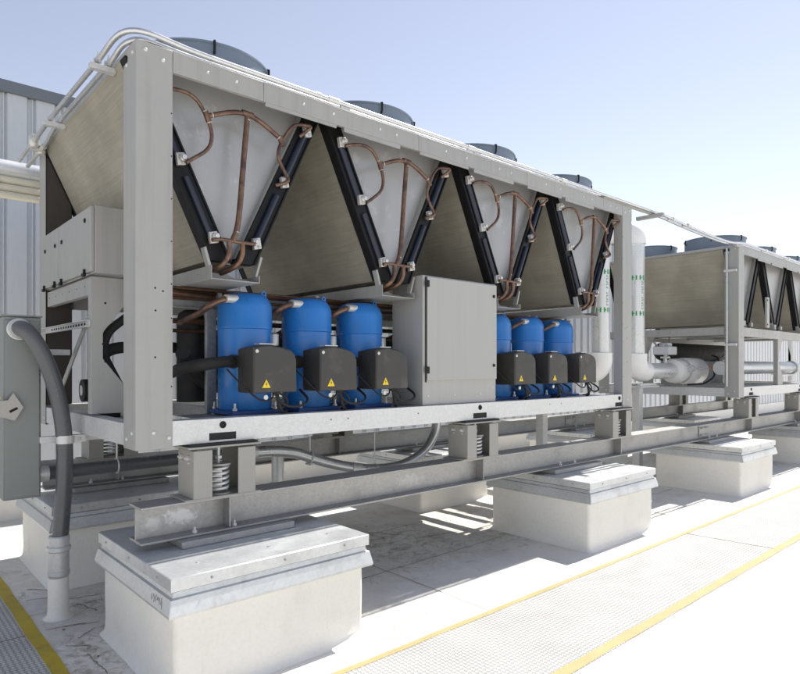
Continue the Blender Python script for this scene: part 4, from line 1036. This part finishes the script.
q = MB(); q.tube([(1.08, .9, -.222), (1.24, .9, -.223)], .055, 16); q.tube([(1.12, .9, -.222), (1.145, .9, -.222)], .064, 12); q.tube([(2.2, .9, -.455), (2.3, .9, -.475)], .053, 16); q.build('coupling', M['galv'], t)
q = MB()
for xx, z in ((1.76, -.32), (2.48, -.50)): q.ring((xx, .9, z), (1, 0, -.2), .05, .008, 20, 6); q.cyl((xx, .9, z + .05), (xx, .9, .02), .006, 6); q.box(xx - .02, xx + .02, .86, .94, z - .06, z - .045)
q.build('hanger', M['galv'], t)
t = thing('roof_penetration', 1.6, 1.2, ROOF, 'short white booted pipe stub with a zinc collar below the chiller base', 'pipe stub')
q = MB(); q.lathe(1.62, 1.2, [(.12, ROOF + .001), (.08, ROOF + .02), (.066, ROOF + .06), (.062, -.62)], 20); q.build('boot', M['membrane'], t)
q = MB(); q.lathe(1.62, 1.2, [(.066, -.62), (.066, -.56), (.054, -.55), (.054, -.28)], 20); q.build('collar', M['galv'], t)

# ------------------------------------------------------------------ camera, light, world
F, Y0, TH = 619.645, 366.223, -0.7275
cam = bpy.data.cameras.new('Camera'); co = bpy.data.objects.new('Camera', cam); col.objects.link(co); scene.camera = co
cam.sensor_fit = 'HORIZONTAL'; cam.sensor_width = 36; cam.lens = F / 800 * 36; cam.shift_y = (Y0 - 337) / 800; cam.clip_end = 400; cam.clip_start = .05
co.location = (-1.21024, -3.60241, .46863 + G); co.rotation_euler = (R(90), 0, TH)

SUN = Vector((.68, .065, 1.0)).normalized()
sl = bpy.data.lights.new('Sun', 'SUN'); so = bpy.data.objects.new('Sun', sl); col.objects.link(so)
sl.energy = 4.6; sl.angle = R(.5); sl.color = (1, .96, .90); so.location = (0, 0, 20)
so.rotation_euler = SUN.to_track_quat('Z', 'Y').to_euler()
wd = bpy.data.worlds.new('World'); scene.world = wd; wd.use_nodes = True
nt = wd.node_tree; bg = nt.nodes['Background']; sk = nt.nodes.new('ShaderNodeTexSky'); sk.sky_type = 'NISHITA'; sk.sun_disc = False
sk.sun_elevation = math.asin(SUN.z); sk.sun_rotation = math.atan2(SUN.x, SUN.y); sk.altitude = 0; sk.air_density = 1.0; sk.dust_density = .12; sk.ozone_density = 2.2
hs = nt.nodes.new('ShaderNodeHueSaturation'); hs.inputs['Saturation'].default_value = .70; nt.links.new(sk.outputs[0], hs.inputs['Color'])
wb = nt.nodes.new('ShaderNodeMix'); wb.data_type = 'RGBA'; wb.blend_type = 'MULTIPLY'; wb.inputs[0].default_value = 1; wb.inputs[7].default_value = (1.07, .958, .905, 1)
nt.links.new(hs.outputs[0], wb.inputs[6]); nt.links.new(wb.outputs[2], bg.inputs[0]); bg.inputs[1].default_value = .13
vs = scene.view_settings; vs.view_transform = 'Standard'; vs.look = 'None'; vs.gamma = 1; vs.use_curve_mapping = False; vs.exposure = .56
scene.cycles.max_bounces = 10; scene.cycles.diffuse_bounces = 6
